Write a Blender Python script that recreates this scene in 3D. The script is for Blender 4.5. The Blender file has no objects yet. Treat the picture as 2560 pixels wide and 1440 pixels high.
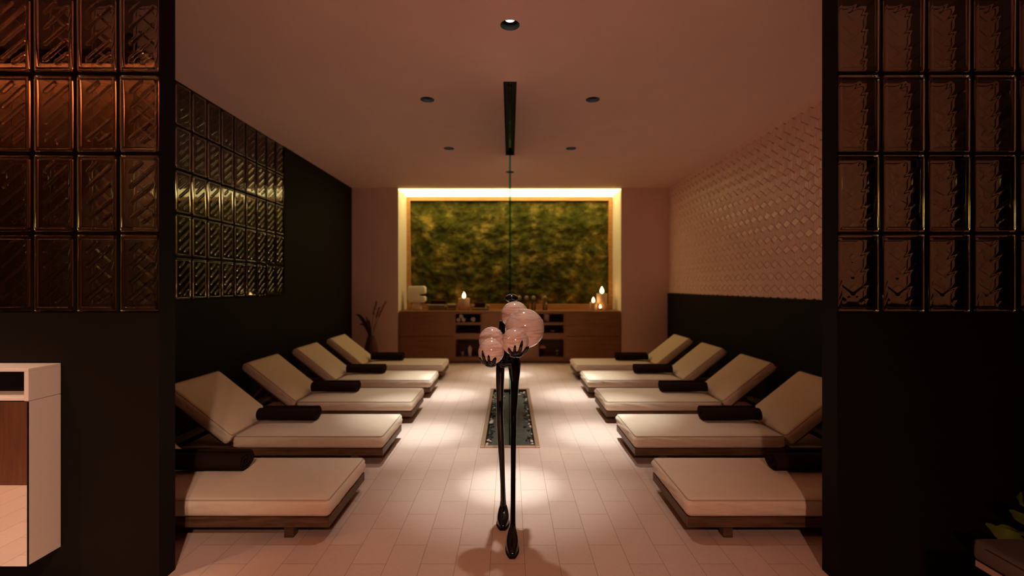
import bpy, bmesh, math, random
from mathutils import Vector, Matrix, noise

PI = math.pi
random.seed(7)
SC = bpy.context.scene
COL = SC.collection

# ------------------------------------------------------------------ frame
CAMZ, F, VX, VY = 1.45, 1170.0, 1275.0, 714.0
CEIL = 3.27
XL, XR, YB = -2.95, 2.94, 8.727          # side walls, back wall


def W(px, py, y):
    """where a photo pixel lies at distance y from the eye"""
    return Vector(((px - VX) * y / F, y, CAMZ - (py - VY) * y / F))


# ------------------------------------------------------------------ mesh builder
class MB:
    def __init__(self):
        self.v, self.f, self.s, self.m = [], [], [], []

    def add(self, vs, fs, smooth=False, mi=0):
        b = len(self.v)
        self.v += [Vector(p) for p in vs]
        self.f += [tuple(b + i for i in f) for f in fs]
        self.s += [smooth] * len(fs)
        self.m += [mi] * len(fs)
        return self

    def box(self, x0, x1, y0, y1, z0, z1, mi=0):
        vs = [(x, y, z) for z in (z0, z1) for y in (y0, y1) for x in (x0, x1)]
        return self.add(vs, [(0, 2, 3, 1), (4, 5, 7, 6), (0, 1, 5, 4), (2, 6, 7, 3), (0, 4, 6, 2), (1, 3, 7, 5)], mi=mi)

    def bar(self, a, b, w, h, up=(0, 0, 1)):
        a, b = Vector(a), Vector(b)
        d = (b - a).normalized()
        s = d.cross(Vector(up)).normalized() * (w / 2)
        u = s.cross(d).normalized() * (h / 2)
        vs = [p + i * s + j * u for p in (a, b) for j in (-1, 1) for i in (-1, 1)]
        return self.add(vs, [(0, 1, 3, 2), (4, 6, 7, 5), (0, 4, 5, 1), (2, 3, 7, 6), (0, 2, 6, 4), (1, 5, 7, 3)])

    def tube(self, pts, rad, seg=12, squash=None, smooth=True):
        pts = [Vector(p) for p in pts]
        n = len(pts)
        if not hasattr(rad, '__len__'):
            rad = [rad] * n
        vs, fs = [], []
        ref = None
        for i, p in enumerate(pts):
            d = (pts[min(i + 1, n - 1)] - pts[max(i - 1, 0)]).normalized()
            if ref is None:
                ref = d.orthogonal().normalized()
            ref = (ref - d * ref.dot(d)).normalized()
            e = d.cross(ref)
            for k in range(seg):
                t = 2 * PI * k / seg
                vs.append(p + (ref * math.cos(t) + e * math.sin(t)) * rad[i])
        for i in range(n - 1):
            for k in range(seg):
                k2 = (k + 1) % seg
                fs.append((i * seg + k, i * seg + k2, (i + 1) * seg + k2, (i + 1) * seg + k))
        fs.append(tuple(reversed(range(seg))))
        fs.append(tuple((n - 1) * seg + k for k in range(seg)))
        return self.add(vs, fs, smooth)

    def loop_tube(self, pts, r, seg=6):
        pts = [Vector(p) for p in pts]
        n = len(pts)
        vs, fs = [], []
        up = None
        for i, p in enumerate(pts):
            d = (pts[(i + 1) % n] - pts[i - 1]).normalized()
            if up is None:
                up = d.orthogonal().normalized()
            up = (up - d * up.dot(d)).normalized()
            e = d.cross(up)
            for k in range(seg):
                t = 2 * PI * k / seg
                vs.append(p + (up * math.cos(t) + e * math.sin(t)) * r)
        for i in range(n):
            j = (i + 1) % n
            for k in range(seg):
                k2 = (k + 1) % seg
                fs.append((i * seg + k, i * seg + k2, j * seg + k2, j * seg + k))
        return self.add(vs, fs, True)

    def lathe(self, prof, c, seg=32, smooth=True, cap=True):
        """prof: (radius, z) from bottom to top round the upright axis through c"""
        c = Vector(c)
        vs, fs = [], []
        for r, z in prof:
            for k in range(seg):
                t = 2 * PI * k / seg
                vs.append(c + Vector((r * math.cos(t), r * math.sin(t), z)))
        for i in range(len(prof) - 1):
            for k in range(seg):
                k2 = (k + 1) % seg
                fs.append((i * seg + k, i * seg + k2, (i + 1) * seg + k2, (i + 1) * seg + k))
        if cap and prof[0][0] > 1e-5:
            fs.append(tuple(reversed(range(seg))))
        if cap and prof[-1][0] > 1e-5:
            fs.append(tuple((len(prof) - 1) * seg + k for k in range(seg)))
        return self.add(vs, fs, smooth)

    def ball(self, c, rx, ry=None, rz=None, seg=24, rings=14):
        ry = rx if ry is None else ry
        rz = rx if rz is None else rz
        c = Vector(c)
        vs, fs = [c + Vector((0, 0, -rz))], []
        for i in range(1, rings):
            a = -PI / 2 + PI * i / rings
            for k in range(seg):
                t = 2 * PI * k / seg
                vs.append(c + Vector((rx * math.cos(a) * math.cos(t), ry * math.cos(a) * math.sin(t), rz * math.sin(a))))
        vs.append(c + Vector((0, 0, rz)))
        for k in range(seg):
            k2 = (k + 1) % seg
            fs.append((0, 1 + k2, 1 + k))
            for i in range(rings - 2):
                fs.append((1 + i * seg + k, 1 + i * seg + k2, 1 + (i + 1) * seg + k2, 1 + (i + 1) * seg + k))
            fs.append((1 + (rings - 2) * seg + k, 1 + (rings - 2) * seg + k2, len(vs) - 1))
        return self.add(vs, fs, True)


def wloc(o):
    v = Vector((0, 0, 0))
    while o is not None:
        v = v + o.location
        o = o.parent
    return v


def build(name, mb, mat, parent=None, bevel=0.0, smooth=None, loc=None, weld=0.0):
    """link the builder's shapes as ONE mesh object; its points are given in world space"""
    off = wloc(parent) if parent is not None else Vector((0, 0, 0))
    if parent is None and loc is not None:
        off = Vector(loc)
    me = bpy.data.meshes.new(name)
    me.from_pydata([tuple(p - off) for p in mb.v], [], mb.f)
    for i, p in enumerate(me.polygons):
        p.use_smooth = mb.s[i] if smooth is None else smooth
        p.material_index = mb.m[i]
    bm = bmesh.new()
    bm.from_mesh(me)
    if weld:
        bmesh.ops.remove_doubles(bm, verts=bm.verts, dist=weld)
    bmesh.ops.recalc_face_normals(bm, faces=bm.faces)
    if bevel:
        es = [e for e in bm.edges if len(e.link_faces) == 2 and e.calc_face_angle(0) > 0.6]
        bmesh.ops.bevel(bm, geom=es, offset=bevel, segments=2, affect='EDGES', profile=0.5, clamp_overlap=True)
    bm.to_mesh(me)
    bm.free()
    for m in (mat if isinstance(mat, (list, tuple)) else [mat]):
        me.materials.append(m)
    o = bpy.data.objects.new(name, me)
    COL.objects.link(o)
    if parent is not None:
        o.parent = parent
    elif loc is not None:
        o.location = Vector(loc)
    return o


def tag(o, label, cat, group=None):
    o['label'], o['category'] = label, cat
    if group:
        o['group'] = group
    return o


def thing(name, label, cat, loc=(0, 0, 0), group=None):
    o = bpy.data.objects.new(name, None)
    o.empty_display_size = 0.1
    o.location = loc
    COL.objects.link(o)
    return tag(o, label, cat, group)


def struct(name, mb, mat, **k):
    o = build(name, mb, mat, **k)
    o['kind'] = 'structure'
    return o


def copy_tree(o, parent=None):
    c = o.copy()
    COL.objects.link(c)
    if parent is not None:
        c.parent = parent
    for ch in list(o.children):
        copy_tree(ch, c)
    return c


# ------------------------------------------------------------------ materials
def mat_new(name):
    m = bpy.data.materials.new(name)
    m.use_nodes = True
    nt = m.node_tree
    b = nt.nodes['Principled BSDF']
    return m, nt, b


def N(nt, t, **k):
    n = nt.nodes.new(t)
    for a, v in k.items():
        setattr(n, a, v)
    return n


def plain(name, col, rough=0.5, spec=0.5, metal=0.0, coat=0.0, bump=0.0, bscale=200.0, vary=0.0, vscale=6.0, stretch=(1, 1, 1)):
    m, nt, b = mat_new(name)
    L = nt.links.new
    b.inputs['Base Color'].default_value = (*col, 1)
    b.inputs['Roughness'].default_value = rough
    b.inputs['Specular IOR Level'].default_value = spec
    b.inputs['Metallic'].default_value = metal
    b.inputs['Coat Weight'].default_value = coat
    if bump or vary:
        tc = N(nt, 'ShaderNodeTexCoord')
        mp = N(nt, 'ShaderNodeMapping')
        mp.inputs['Scale'].default_value = stretch
        L(tc.outputs['Object'], mp.inputs['Vector'])
    if vary:
        nz = N(nt, 'ShaderNodeTexNoise')
        nz.inputs['Scale'].default_value = vscale
        nz.inputs['Detail'].default_value = 5
        L(mp.outputs[0], nz.inputs['Vector'])
        r = N(nt, 'ShaderNodeValToRGB')
        r.color_ramp.elements[0].position, r.color_ramp.elements[1].position = 0.3, 0.7
        r.color_ramp.elements[0].color = (*[c * (1 - vary) for c in col], 1)
        r.color_ramp.elements[1].color = (*[min(1, c * (1 + vary)) for c in col], 1)
        L(nz.outputs['Fac'], r.inputs['Fac'])
        L(r.outputs['Color'], b.inputs['Base Color'])
    if bump:
        n2 = N(nt, 'ShaderNodeTexNoise')
        n2.inputs['Scale'].default_value = bscale
        n2.inputs['Detail'].default_value = 3
        L(mp.outputs[0], n2.inputs['Vector'])
        bp = N(nt, 'ShaderNodeBump')
        bp.inputs['Strength'].default_value = bump
        bp.inputs['Distance'].default_value = 0.004
        L(n2.outputs['Fac'], bp.inputs['Height'])
        L(bp.outputs[0], b.inputs['Normal'])
    return m


def emit(name, col, strength):
    m = bpy.data.materials.new(name)
    m.use_nodes = True
    nt = m.node_tree
    nt.nodes.clear()
    e = N(nt, 'ShaderNodeEmission')
    e.inputs['Color'].default_value = (*col, 1)
    e.inputs['Strength'].default_value = strength
    o = N(nt, 'ShaderNodeOutputMaterial')
    nt.links.new(e.outputs[0], o.inputs['Surface'])
    return m


def wood(name, c1, c2, rough=0.45, scale=(1.2, 14, 14), spec=0.4):
    m, nt, b = mat_new(name)
    L = nt.links.new
    tc = N(nt, 'ShaderNodeTexCoord')
    mp = N(nt, 'ShaderNodeMapping')
    mp.inputs['Scale'].default_value = scale
    nz = N(nt, 'ShaderNodeTexNoise')
    nz.inputs['Scale'].default_value = 3.0
    nz.inputs['Detail'].default_value = 8
    nz.inputs['Distortion'].default_value = 0.6
    r = N(nt, 'ShaderNodeValToRGB')
    r.color_ramp.elements[0].position, r.color_ramp.elements[1].position = 0.35, 0.68
    r.color_ramp.elements[0].color = (*c1, 1)
    r.color_ramp.elements[1].color = (*c2, 1)
    L(tc.outputs['Object'], mp.inputs['Vector'])
    L(mp.outputs[0], nz.inputs['Vector'])
    L(nz.outputs['Fac'], r.inputs['Fac'])
    L(r.outputs['Color'], b.inputs['Base Color'])
    bp = N(nt, 'ShaderNodeBump')
    bp.inputs['Strength'].default_value = 0.25
    bp.inputs['Distance'].default_value = 0.002
    L(nz.outputs['Fac'], bp.inputs['Height'])
    L(bp.outputs[0], b.inputs['Normal'])
    b.inputs['Roughness'].default_value = rough
    b.inputs['Specular IOR Level'].default_value = spec
    return m


def floor_mat():
    m, nt, b = mat_new('floor_tiles')
    L = nt.links.new
    tc = N(nt, 'ShaderNodeTexCoord')
    sp = N(nt, 'ShaderNodeSeparateXYZ')
    ax = N(nt, 'ShaderNodeMath', operation='ADD')
    ay = N(nt, 'ShaderNodeMath', operation='ADD')
    ax.inputs[1].default_value = -0.0777 + 0.181 * 100
    ay.inputs[1].default_value = 0.04 + 0.354 * 40
    cb = N(nt, 'ShaderNodeCombineXYZ')
    L(tc.outputs['Object'], sp.inputs[0])
    L(sp.outputs['X'], ax.inputs[0])
    L(sp.outputs['Y'], ay.inputs[0])
    L(ay.outputs[0], cb.inputs['X'])
    L(ax.outputs[0], cb.inputs['Y'])
    br = N(nt, 'ShaderNodeTexBrick')
    br.offset = 0.5
    br.inputs['Scale'].default_value = 1.0
    br.inputs['Brick Width'].default_value = 0.354
    br.inputs['Row Height'].default_value = 0.181
    br.inputs['Mortar Size'].default_value = 0.0013
    br.inputs['Mortar Smooth'].default_value = 0.1
    br.inputs['Color1'].default_value = (*FLOOR_C, 1)
    br.inputs['Color2'].default_value = (*[c * 0.94 for c in FLOOR_C], 1)
    br.inputs['Mortar'].default_value = (*[c * 0.42 for c in FLOOR_C], 1)
    L(cb.outputs[0], br.inputs['Vector'])
    nz = N(nt, 'ShaderNodeTexNoise')
    nz.inputs['Scale'].default_value = 55
    nz.inputs['Detail'].default_value = 4
    L(tc.outputs['Object'], nz.inputs['Vector'])
    mx = N(nt, 'ShaderNodeMix', data_type='RGBA', blend_type='MULTIPLY')
    mx.inputs['Factor'].default_value = 0.18
    L(br.outputs['Color'], mx.inputs['A'])
    L(nz.outputs['Color'], mx.inputs['B'])
    r = N(nt, 'ShaderNodeRGBToBW')
    L(nz.outputs['Color'], r.inputs[0])
    L(r.outputs[0], mx.inputs['B'])
    L(mx.outputs['Result'], b.inputs['Base Color'])
    b.inputs['Roughness'].default_value = 0.55
    b.inputs['Specular IOR Level'].default_value = 0.25
    bp = N(nt, 'ShaderNodeBump')
    bp.inputs['Strength'].default_value = 0.4
    bp.inputs['Distance'].default_value = 0.002
    bp.invert = True
    L(br.outputs['Fac'], bp.inputs['Height'])
    L(bp.outputs[0], b.inputs['Normal'])
    return m


def fabric(name, col, thread=420.0, strength=0.25, axis='Y'):
    m, nt, b = mat_new(name)
    L = nt.links.new
    tc = N(nt, 'ShaderNodeTexCoord')
    wv = N(nt, 'ShaderNodeTexWave')
    wv.bands_direction = axis
    wv.inputs['Scale'].default_value = thread / 6.0
    wv.inputs['Distortion'].default_value = 2.0
    wv.inputs['Detail'].default_value = 2
    nz = N(nt, 'ShaderNodeTexNoise')
    nz.inputs['Scale'].default_value = 14
    nz.inputs['Detail'].default_value = 6
    L(tc.outputs['Object'], wv.inputs['Vector'])
    L(tc.outputs['Object'], nz.inputs['Vector'])
    r = N(nt, 'ShaderNodeValToRGB')
    r.color_ramp.elements[0].color = (*[c * 0.93 for c in col], 1)
    r.color_ramp.elements[1].color = (*[min(1, c * 1.05) for c in col], 1)
    L(nz.outputs['Fac'], r.inputs['Fac'])
    L(r.outputs['Color'], b.inputs['Base Color'])
    bp = N(nt, 'ShaderNodeBump')
    bp.inputs['Strength'].default_value = strength
    bp.inputs['Distance'].default_value = 0.0015
    L(wv.outputs['Fac'], bp.inputs['Height'])
    L(bp.outputs[0], b.inputs['Normal'])
    b.inputs['Roughness'].default_value = 0.95
    b.inputs['Specular IOR Level'].default_value = 0.1
    b.inputs['Sheen Weight'].default_value = 0.1
    return m


def marble(name):
    m, nt, b = mat_new(name)
    L = nt.links.new
    tc = N(nt, 'ShaderNodeTexCoord')

    def streak(rot, scale, dist, lo, hi, dark):
        mp = N(nt, 'ShaderNodeMapping')
        mp.inputs['Rotation'].default_value = rot
        mp.inputs['Scale'].default_value = (1.0, 1.0, 7.0)
        nz = N(nt, 'ShaderNodeTexNoise')
        nz.inputs['Scale'].default_value = scale
        nz.inputs['Detail'].default_value = 6
        nz.inputs['Roughness'].default_value = .62
        nz.inputs['Distortion'].default_value = dist
        L(tc.outputs['Object'], mp.inputs['Vector'])
        L(mp.outputs[0], nz.inputs['Vector'])
        r = N(nt, 'ShaderNodeValToRGB')
        r.color_ramp.elements[0].position, r.color_ramp.elements[1].position = lo, hi
        r.color_ramp.elements[0].color = (*dark, 1)
        r.color_ramp.elements[1].color = (1, 1, 1, 1)
        L(nz.outputs['Fac'], r.inputs['Fac'])
        return r.outputs['Color']
    s1 = streak((1.1, .8, .2), 4.0, 1.2, .36, .50, (.66, .55, .51))
    s2 = streak((.5, -1.0, .5), 7.0, .8, .30, .44, (.70, .60, .56))
    mx = N(nt, 'ShaderNodeMix', data_type='RGBA', blend_type='MULTIPLY')
    mx.inputs['Factor'].default_value = 1.0
    L(s1, mx.inputs['A'])
    L(s2, mx.inputs['B'])
    m2 = N(nt, 'ShaderNodeMix', data_type='RGBA', blend_type='MULTIPLY')
    m2.inputs['Factor'].default_value = 1.0
    m2.inputs['B'].default_value = (.93, .72, .62, 1)
    L(mx.outputs['Result'], m2.inputs['A'])
    L(m2.outputs['Result'], b.inputs['Base Color'])
    b.inputs['Roughness'].default_value = 0.12
    b.inputs['Coat Weight'].default_value = 1.0
    b.inputs['Coat Roughness'].default_value = 0.03
    return m


def moss_mat():
    m, nt, b = mat_new('moss')
    L = nt.links.new
    tc = N(nt, 'ShaderNodeTexCoord')
    nz = N(nt, 'ShaderNodeTexNoise')
    nz.inputs['Scale'].default_value = 2.6
    nz.inputs['Detail'].default_value = 9
    nz.inputs['Roughness'].default_value = 0.62
    L(tc.outputs['Object'], nz.inputs['Vector'])
    r = N(nt, 'ShaderNodeValToRGB')
    e = r.color_ramp.elements
    e[0].position, e[0].color = 0.36, (0.026, 0.028, 0.0040, 1)
    e[1].position, e[1].color = 0.70, (0.32, 0.215, 0.045, 1)
    x = e.new(0.52)
    x.color = (0.080, 0.072, 0.014, 1)
    L(nz.outputs['Fac'], r.inputs['Fac'])
    L(r.outputs['Color'], b.inputs['Base Color'])
    b.inputs['Roughness'].default_value = 1.0
    b.inputs['Specular IOR Level'].default_value = 0.05
    return m


def block_glass():
    m = bpy.data.materials.new('block_glass')
    m.use_nodes = True
    nt = m.node_tree
    nt.nodes.clear()
    g = N(nt, 'ShaderNodeBsdfGlass')
    g.inputs['Color'].default_value = (0.80, 0.77, 0.73, 1)
    g.inputs['IOR'].default_value = 1.5
    g.inputs['Roughness'].default_value = 0.02
    o = N(nt, 'ShaderNodeOutputMaterial')
    nt.links.new(g.outputs[0], o.inputs['Surface'])
    return m


def thin_glass(name, tint, refl):
    m = bpy.data.materials.new(name)
    m.use_nodes = True
    nt = m.node_tree
    nt.nodes.clear()
    L = nt.links.new
    t = N(nt, 'ShaderNodeBsdfTransparent')
    t.inputs['Color'].default_value = (*tint, 1)
    g = N(nt, 'ShaderNodeBsdfGlossy')
    g.inputs['Color'].default_value = (1, 1, 1, 1)
    g.inputs['Roughness'].default_value = 0.03
    fr = N(nt, 'ShaderNodeFresnel')
    fr.inputs['IOR'].default_value = refl
    mx = N(nt, 'ShaderNodeMixShader')
    L(fr.outputs[0], mx.inputs[0])
    L(t.outputs[0], mx.inputs[1])
    L(g.outputs[0], mx.inputs[2])
    o = N(nt, 'ShaderNodeOutputMaterial')
    L(mx.outputs[0], o.inputs['Surface'])
    return m


FLOOR_C = (0.68, 0.47, 0.375)
M = {}
M['floor'] = floor_mat()
M['ceil'] = plain('pink_plaster', (0.82, 0.54, 0.455), 0.9, 0.1, bump=0.05, bscale=90, vary=0.02, vscale=3)
M['tile'] = plain('glazed_tile', (0.74, 0.46, 0.38), 0.36, 0.35, vary=0.04, vscale=9)
M['grout'] = plain('tile_grout', (0.30, 0.17, 0.12), 0.9, 0.1)
M['dark'] = plain('dark_plaster', (0.0060, 0.0034, 0.0013), 0.75, 0.15, bump=0.05, bscale=120)
M['black'] = plain('black_metal', (0.006, 0.004, 0.003), 0.6, 0.15)
M['mortar'] = plain('black_mortar', (0.006, 0.004, 0.003), 0.8, 0.1)
M['glassblock'] = block_glass()
M['glasstop'] = thin_glass('glass_face', (0.97, 0.98, 0.97), 1.3)
M['glassedge'] = thin_glass('glass_edge', (0.42, 0.74, 0.68), 1.12)
M['crystal'] = thin_glass('thin_crystal', (0.86, 0.86, 0.82), 1.45)
M['cream'] = fabric('cream_fabric', (0.78, 0.60, 0.44))
M['piping'] = plain('cream_piping', (0.50, 0.38, 0.27), 0.9, 0.1)
M['towel'] = plain('brown_towel', (0.024, 0.012, 0.008), 1.0, 0.05, bump=0.6, bscale=500)
M['frame'] = wood('dark_wood', (0.07, 0.032, 0.014), (0.155, 0.078, 0.038), 0.5, (2, 22, 22))
M['oak'] = wood('brown_wood', (0.23, 0.096, 0.036), (0.31, 0.13, 0.052), 0.45, (1.0, 9, 9))
M['oakframe'] = wood('orange_wood', (0.42, 0.19, 0.06), (0.58, 0.28, 0.10), 0.45, (1.0, 9, 9))
M['panelwood'] = wood('red_wood', (0.26, 0.10, 0.045), (0.38, 0.15, 0.068), 0.5, (9, 9, 0.9))
M['niche'] = plain('panel_lit_plaster', (0.78, 0.66, 0.50), 0.8, 0.2)  # the wall plaster with the panel's cream light put into its colour
M['moss'] = moss_mat()
M['bronze'] = plain('bronze_trim', (0.50, 0.32, 0.22), 0.35, 0.5, metal=0.6)
M['basin'] = plain('basin_bed', (0.075, 0.066, 0.050), 0.7, 0.2, bump=0.5, bscale=60, vary=0.25, vscale=18)
M['pebble'] = plain('pale_pebble', (0.62, 0.50, 0.36), 0.5, 0.4, vary=0.25, vscale=20)
M['gravel'] = plain('dark_gravel', (0.035, 0.028, 0.020), 0.6, 0.4)
M['lacquer'] = plain('black_lacquer', (0.004, 0.003, 0.002), 0.12, 0.4, coat=0.25)
M['marble'] = marble('pink_marble')
M['white'] = plain('white_lacquer', (0.74, 0.60, 0.50), 0.45, 0.4)
M['mirror'] = plain('mirror', (0.92, 0.9, 0.88), 0.01, 0.5, metal=1.0)
M['plaster'] = plain('lamp_plaster', (0.88, 0.76, 0.58), 0.85, 0.2, bump=0.2, bscale=40)
M['wax'] = plain('candle_wax', (0.66, 0.42, 0.28), 0.6, 0.4)
M['linen'] = plain('grey_towel', (0.30, 0.22, 0.15), 0.95, 0.1, bump=0.4, bscale=150)
M['darkcloth'] = plain('dark_red_cloth', (0.05, 0.016, 0.012), 0.95, 0.1)
M['ceramic'] = plain('white_ceramic', (0.62, 0.50, 0.42), 0.4, 0.5)
M['pinkcloth'] = plain('pink_cloth', (0.62, 0.36, 0.32), 0.9, 0.1)
M['orange'] = plain('orange_petals', (0.70, 0.30, 0.10), 0.8, 0.2)
M['amber'] = plain('brown_glass', (0.10, 0.05, 0.02), 0.15, 0.5)
M['vase'] = plain('brown_clay', (0.10, 0.042, 0.020), 0.7, 0.2, vary=0.2)
M['dried'] = plain('dried_plume', (0.16, 0.07, 0.045), 0.95, 0.1, vary=0.3, vscale=30)
M['driedgreen'] = plain('dull_leaf', (0.055, 0.045, 0.022), 0.9, 0.1)
M['leaf'] = plain('green_leaf', (0.13, 0.16, 0.018), 0.45, 0.4, vary=0.3, vscale=12)
M['leather'] = plain('grey_leather', (0.090, 0.066, 0.048), 0.5, 0.4, bump=0.2, bscale=160)
M['chrome'] = plain('polished_steel', (0.55, 0.42, 0.36), 0.15, 0.5, metal=1.0)
M['flame'] = emit('flame', (1.0, 0.62, 0.20), 9.0)
M['panel'] = emit('light_panel', (1.0, 0.80, 0.32), 2.9)
M['lamp'] = emit('spot_lens', (1.0, 0.97, 0.9), 6.0)
M['strip'] = emit('orange_strip', (1.0, 0.42, 0.15), 95.0)
M['pot'] = plain('black_pot', (0.02, 0.015, 0.01), 0.6, 0.3)
M['soil'] = plain('soil', (0.03, 0.02, 0.012), 1.0, 0.05)


# ------------------------------------------------------------------ setting
def sheet(xs, ys, z, skip, holes, flip):
    """a flat sheet on the grid of cuts xs, ys: rectangles in skip are left open, squares in holes get a round hole"""
    mb = MB()
    for i in range(len(xs) - 1):
        for j in range(len(ys) - 1):
            x0, x1, y0, y1 = xs[i], xs[i + 1], ys[j], ys[j + 1]
            cx, cy = (x0 + x1) / 2, (y0 + y1) / 2
            if any(a < cx < b and c < cy < d for a, b, c, d in skip):
                continue
            hole = next((h for h in holes if abs(h[0] - cx) < 0.01 and abs(h[1] - cy) < 0.01), None)
            if hole is None:
                vs = [(x0, y0, z), (x1, y0, z), (x1, y1, z), (x0, y1, z)]
                mb.add(vs, [(3, 2, 1, 0) if flip else (0, 1, 2, 3)])
            else:
                n, r, h = 32, hole[2], (x1 - x0) / 2
                inner = [(cx + r * math.cos(2 * PI * k / n), cy + r * math.sin(2 * PI * k / n), z) for k in range(n)]
                outer = []
                for k in range(n):
                    c, s = math.cos(2 * PI * k / n), math.sin(2 * PI * k / n)
                    q = h / max(abs(c), abs(s))
                    outer.append((cx + c * q, cy + s * q, z))
                fs = []
                for k in range(n):
                    k2 = (k + 1) % n
                    f = (k, k2, n + k2, n + k)
                    fs.append(f if flip else tuple(reversed(f)))
                mb.add(inner + outer, fs)
    return mb


CANS = [(0.0, 3.27), (-0.81, 4.58), (0.81, 4.58), (-0.81, 6.21), (0.81, 6.21), (0.0, 7.5)]
CR, CH = 0.0685, 0.09
TRK = (-0.06, 0.06, 4.175, 6.53)            # slot in the ceiling
POOL = (-0.268, 0.268, 4.18, 6.55)          # basin in the floor
xs = sorted({-5.2, 5.2, *[c[0] + s * CH for c in CANS for s in (-1, 1)]})
ys = sorted({-4.4, 9.7, TRK[2], TRK[3], *[c[1] + s * CH for c in CANS for s in (-1, 1)]})
mb = sheet(xs, ys, CEIL, [(-CH, CH, TRK[2], TRK[3])], [(c[0], c[1], CR) for c in CANS], True)
for a, b in ((-CH, TRK[0]), (TRK[1], CH)):
    mb.add([(a, TRK[2], CEIL), (b, TRK[2], CEIL), (b, TRK[3], CEIL), (a, TRK[3], CEIL)], [(3, 2, 1, 0)])
struct('ceiling', mb, M['ceil'])
px0, px1, py0, py1 = POOL
mb = sheet([-5.2, px0 + .01, px1 - .01, 5.2], [-4.4, py0 + .01, py1 - .01, 9.7], 0.0, [POOL], [], False)
struct('floor', mb, M['floor'])

# partition with the wide opening
PY0, PY1 = 2.279, 2.389
OXL, OXR = -1.709, 1.593
ZB = 1.315                                    # where the block fields begin
ROW = (CEIL - ZB) / 5.0


def field(x_edge, sgn, cw, ncol, post):
    """wall piece beside the opening with an open field of glass blocks from ZB to the ceiling"""
    x_in = x_edge + sgn * post
    x_out = x_in + sgn * cw * ncol
    far = sgn * 5.1
    mb = MB()
    lo = lambda a, b: (min(a, b), max(a, b))
    mb.box(*lo(x_edge, far), PY0, PY1, 0, ZB)
    mb.box(*lo(x_edge, x_in), PY0, PY1, ZB, CEIL)
    mb.box(*lo(x_out, far), PY0, PY1, ZB, CEIL)
    return mb, x_in, x_out


mbl, lx_in, lx_out = field(OXL, -1, 0.2102, 6, 0.0008)
struct('wall_partition_left', mbl, M['dark'])
mbr, rx_in, rx_out = field(OXR, 1, 0.2224, 6, 0.003)
struct('wall_partition_right', mbr, M['dark'])

# outer room shell
mb = MB().box(-5.2, -5.1, -4.4, 2.39, 0, CEIL)
struct('wall_front_left', mb, M['dark'])
mb = MB().box(5.1, 5.2, -4.4, 2.39, 0, CEIL)
struct('wall_front_right', mb, M['dark'])
mb = MB().box(-5.2, 5.2, -4.4, -4.3, 0, CEIL)
struct('wall_rear', mb, M['panelwood'])
mb = MB().box(-5.1, -2.75, 0.77, 0.85, 0, CEIL)
struct('wall_wood_screen', mb, M['panelwood'])

# room walls
LY0, LCW, LN = 4.134 - 3 * 0.2207, 0.2207, 12
LY1 = LY0 + LCW * LN
mb = MB().box(XL - .2, XL, PY1, 9.7, 0, ZB).box(XL - .2, XL, PY1, LY0, ZB, CEIL).box(XL - .2, XL, LY1, 9.7, ZB, CEIL)
mb.box(XL - .2, XL - .12, LY0, LY1, ZB, CEIL)
struct('wall_left', mb, M['dark'])
mb = MB().box(XR + .035, XR + .2, PY1, 9.7, 1.306, CEIL)
wr = struct('wall_right', mb, M['ceil'])
mb = MB().box(XR - .004, XR + .2, PY1, YB, 0, 1.306)
o = build('dado_panel', mb, M['dark'], wr)
NX0, NX1, NZ1, NY1 = -2.088, 2.074, 3.255, 9.55
mb = MB().box(XL, NX0, YB, 9.7, 0, CEIL).box(NX1, XR + .04, YB, 9.7, 0, CEIL)
mb.box(NX0, NX1, YB, NY1, NZ1 + .002, CEIL).box(NX0, NX1, NY1, 9.7, 0, CEIL)
wb = struct('wall_back', mb, M['ceil'])
mb = MB()
mb.box(NX0, NX0 + .004, YB, NY1 - .1, 0.98, NZ1).box(NX1 - .004, NX1, YB, NY1 - .1, 0.98, NZ1)
o = build('niche_reveal', mb, M['niche'], wb)

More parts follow.
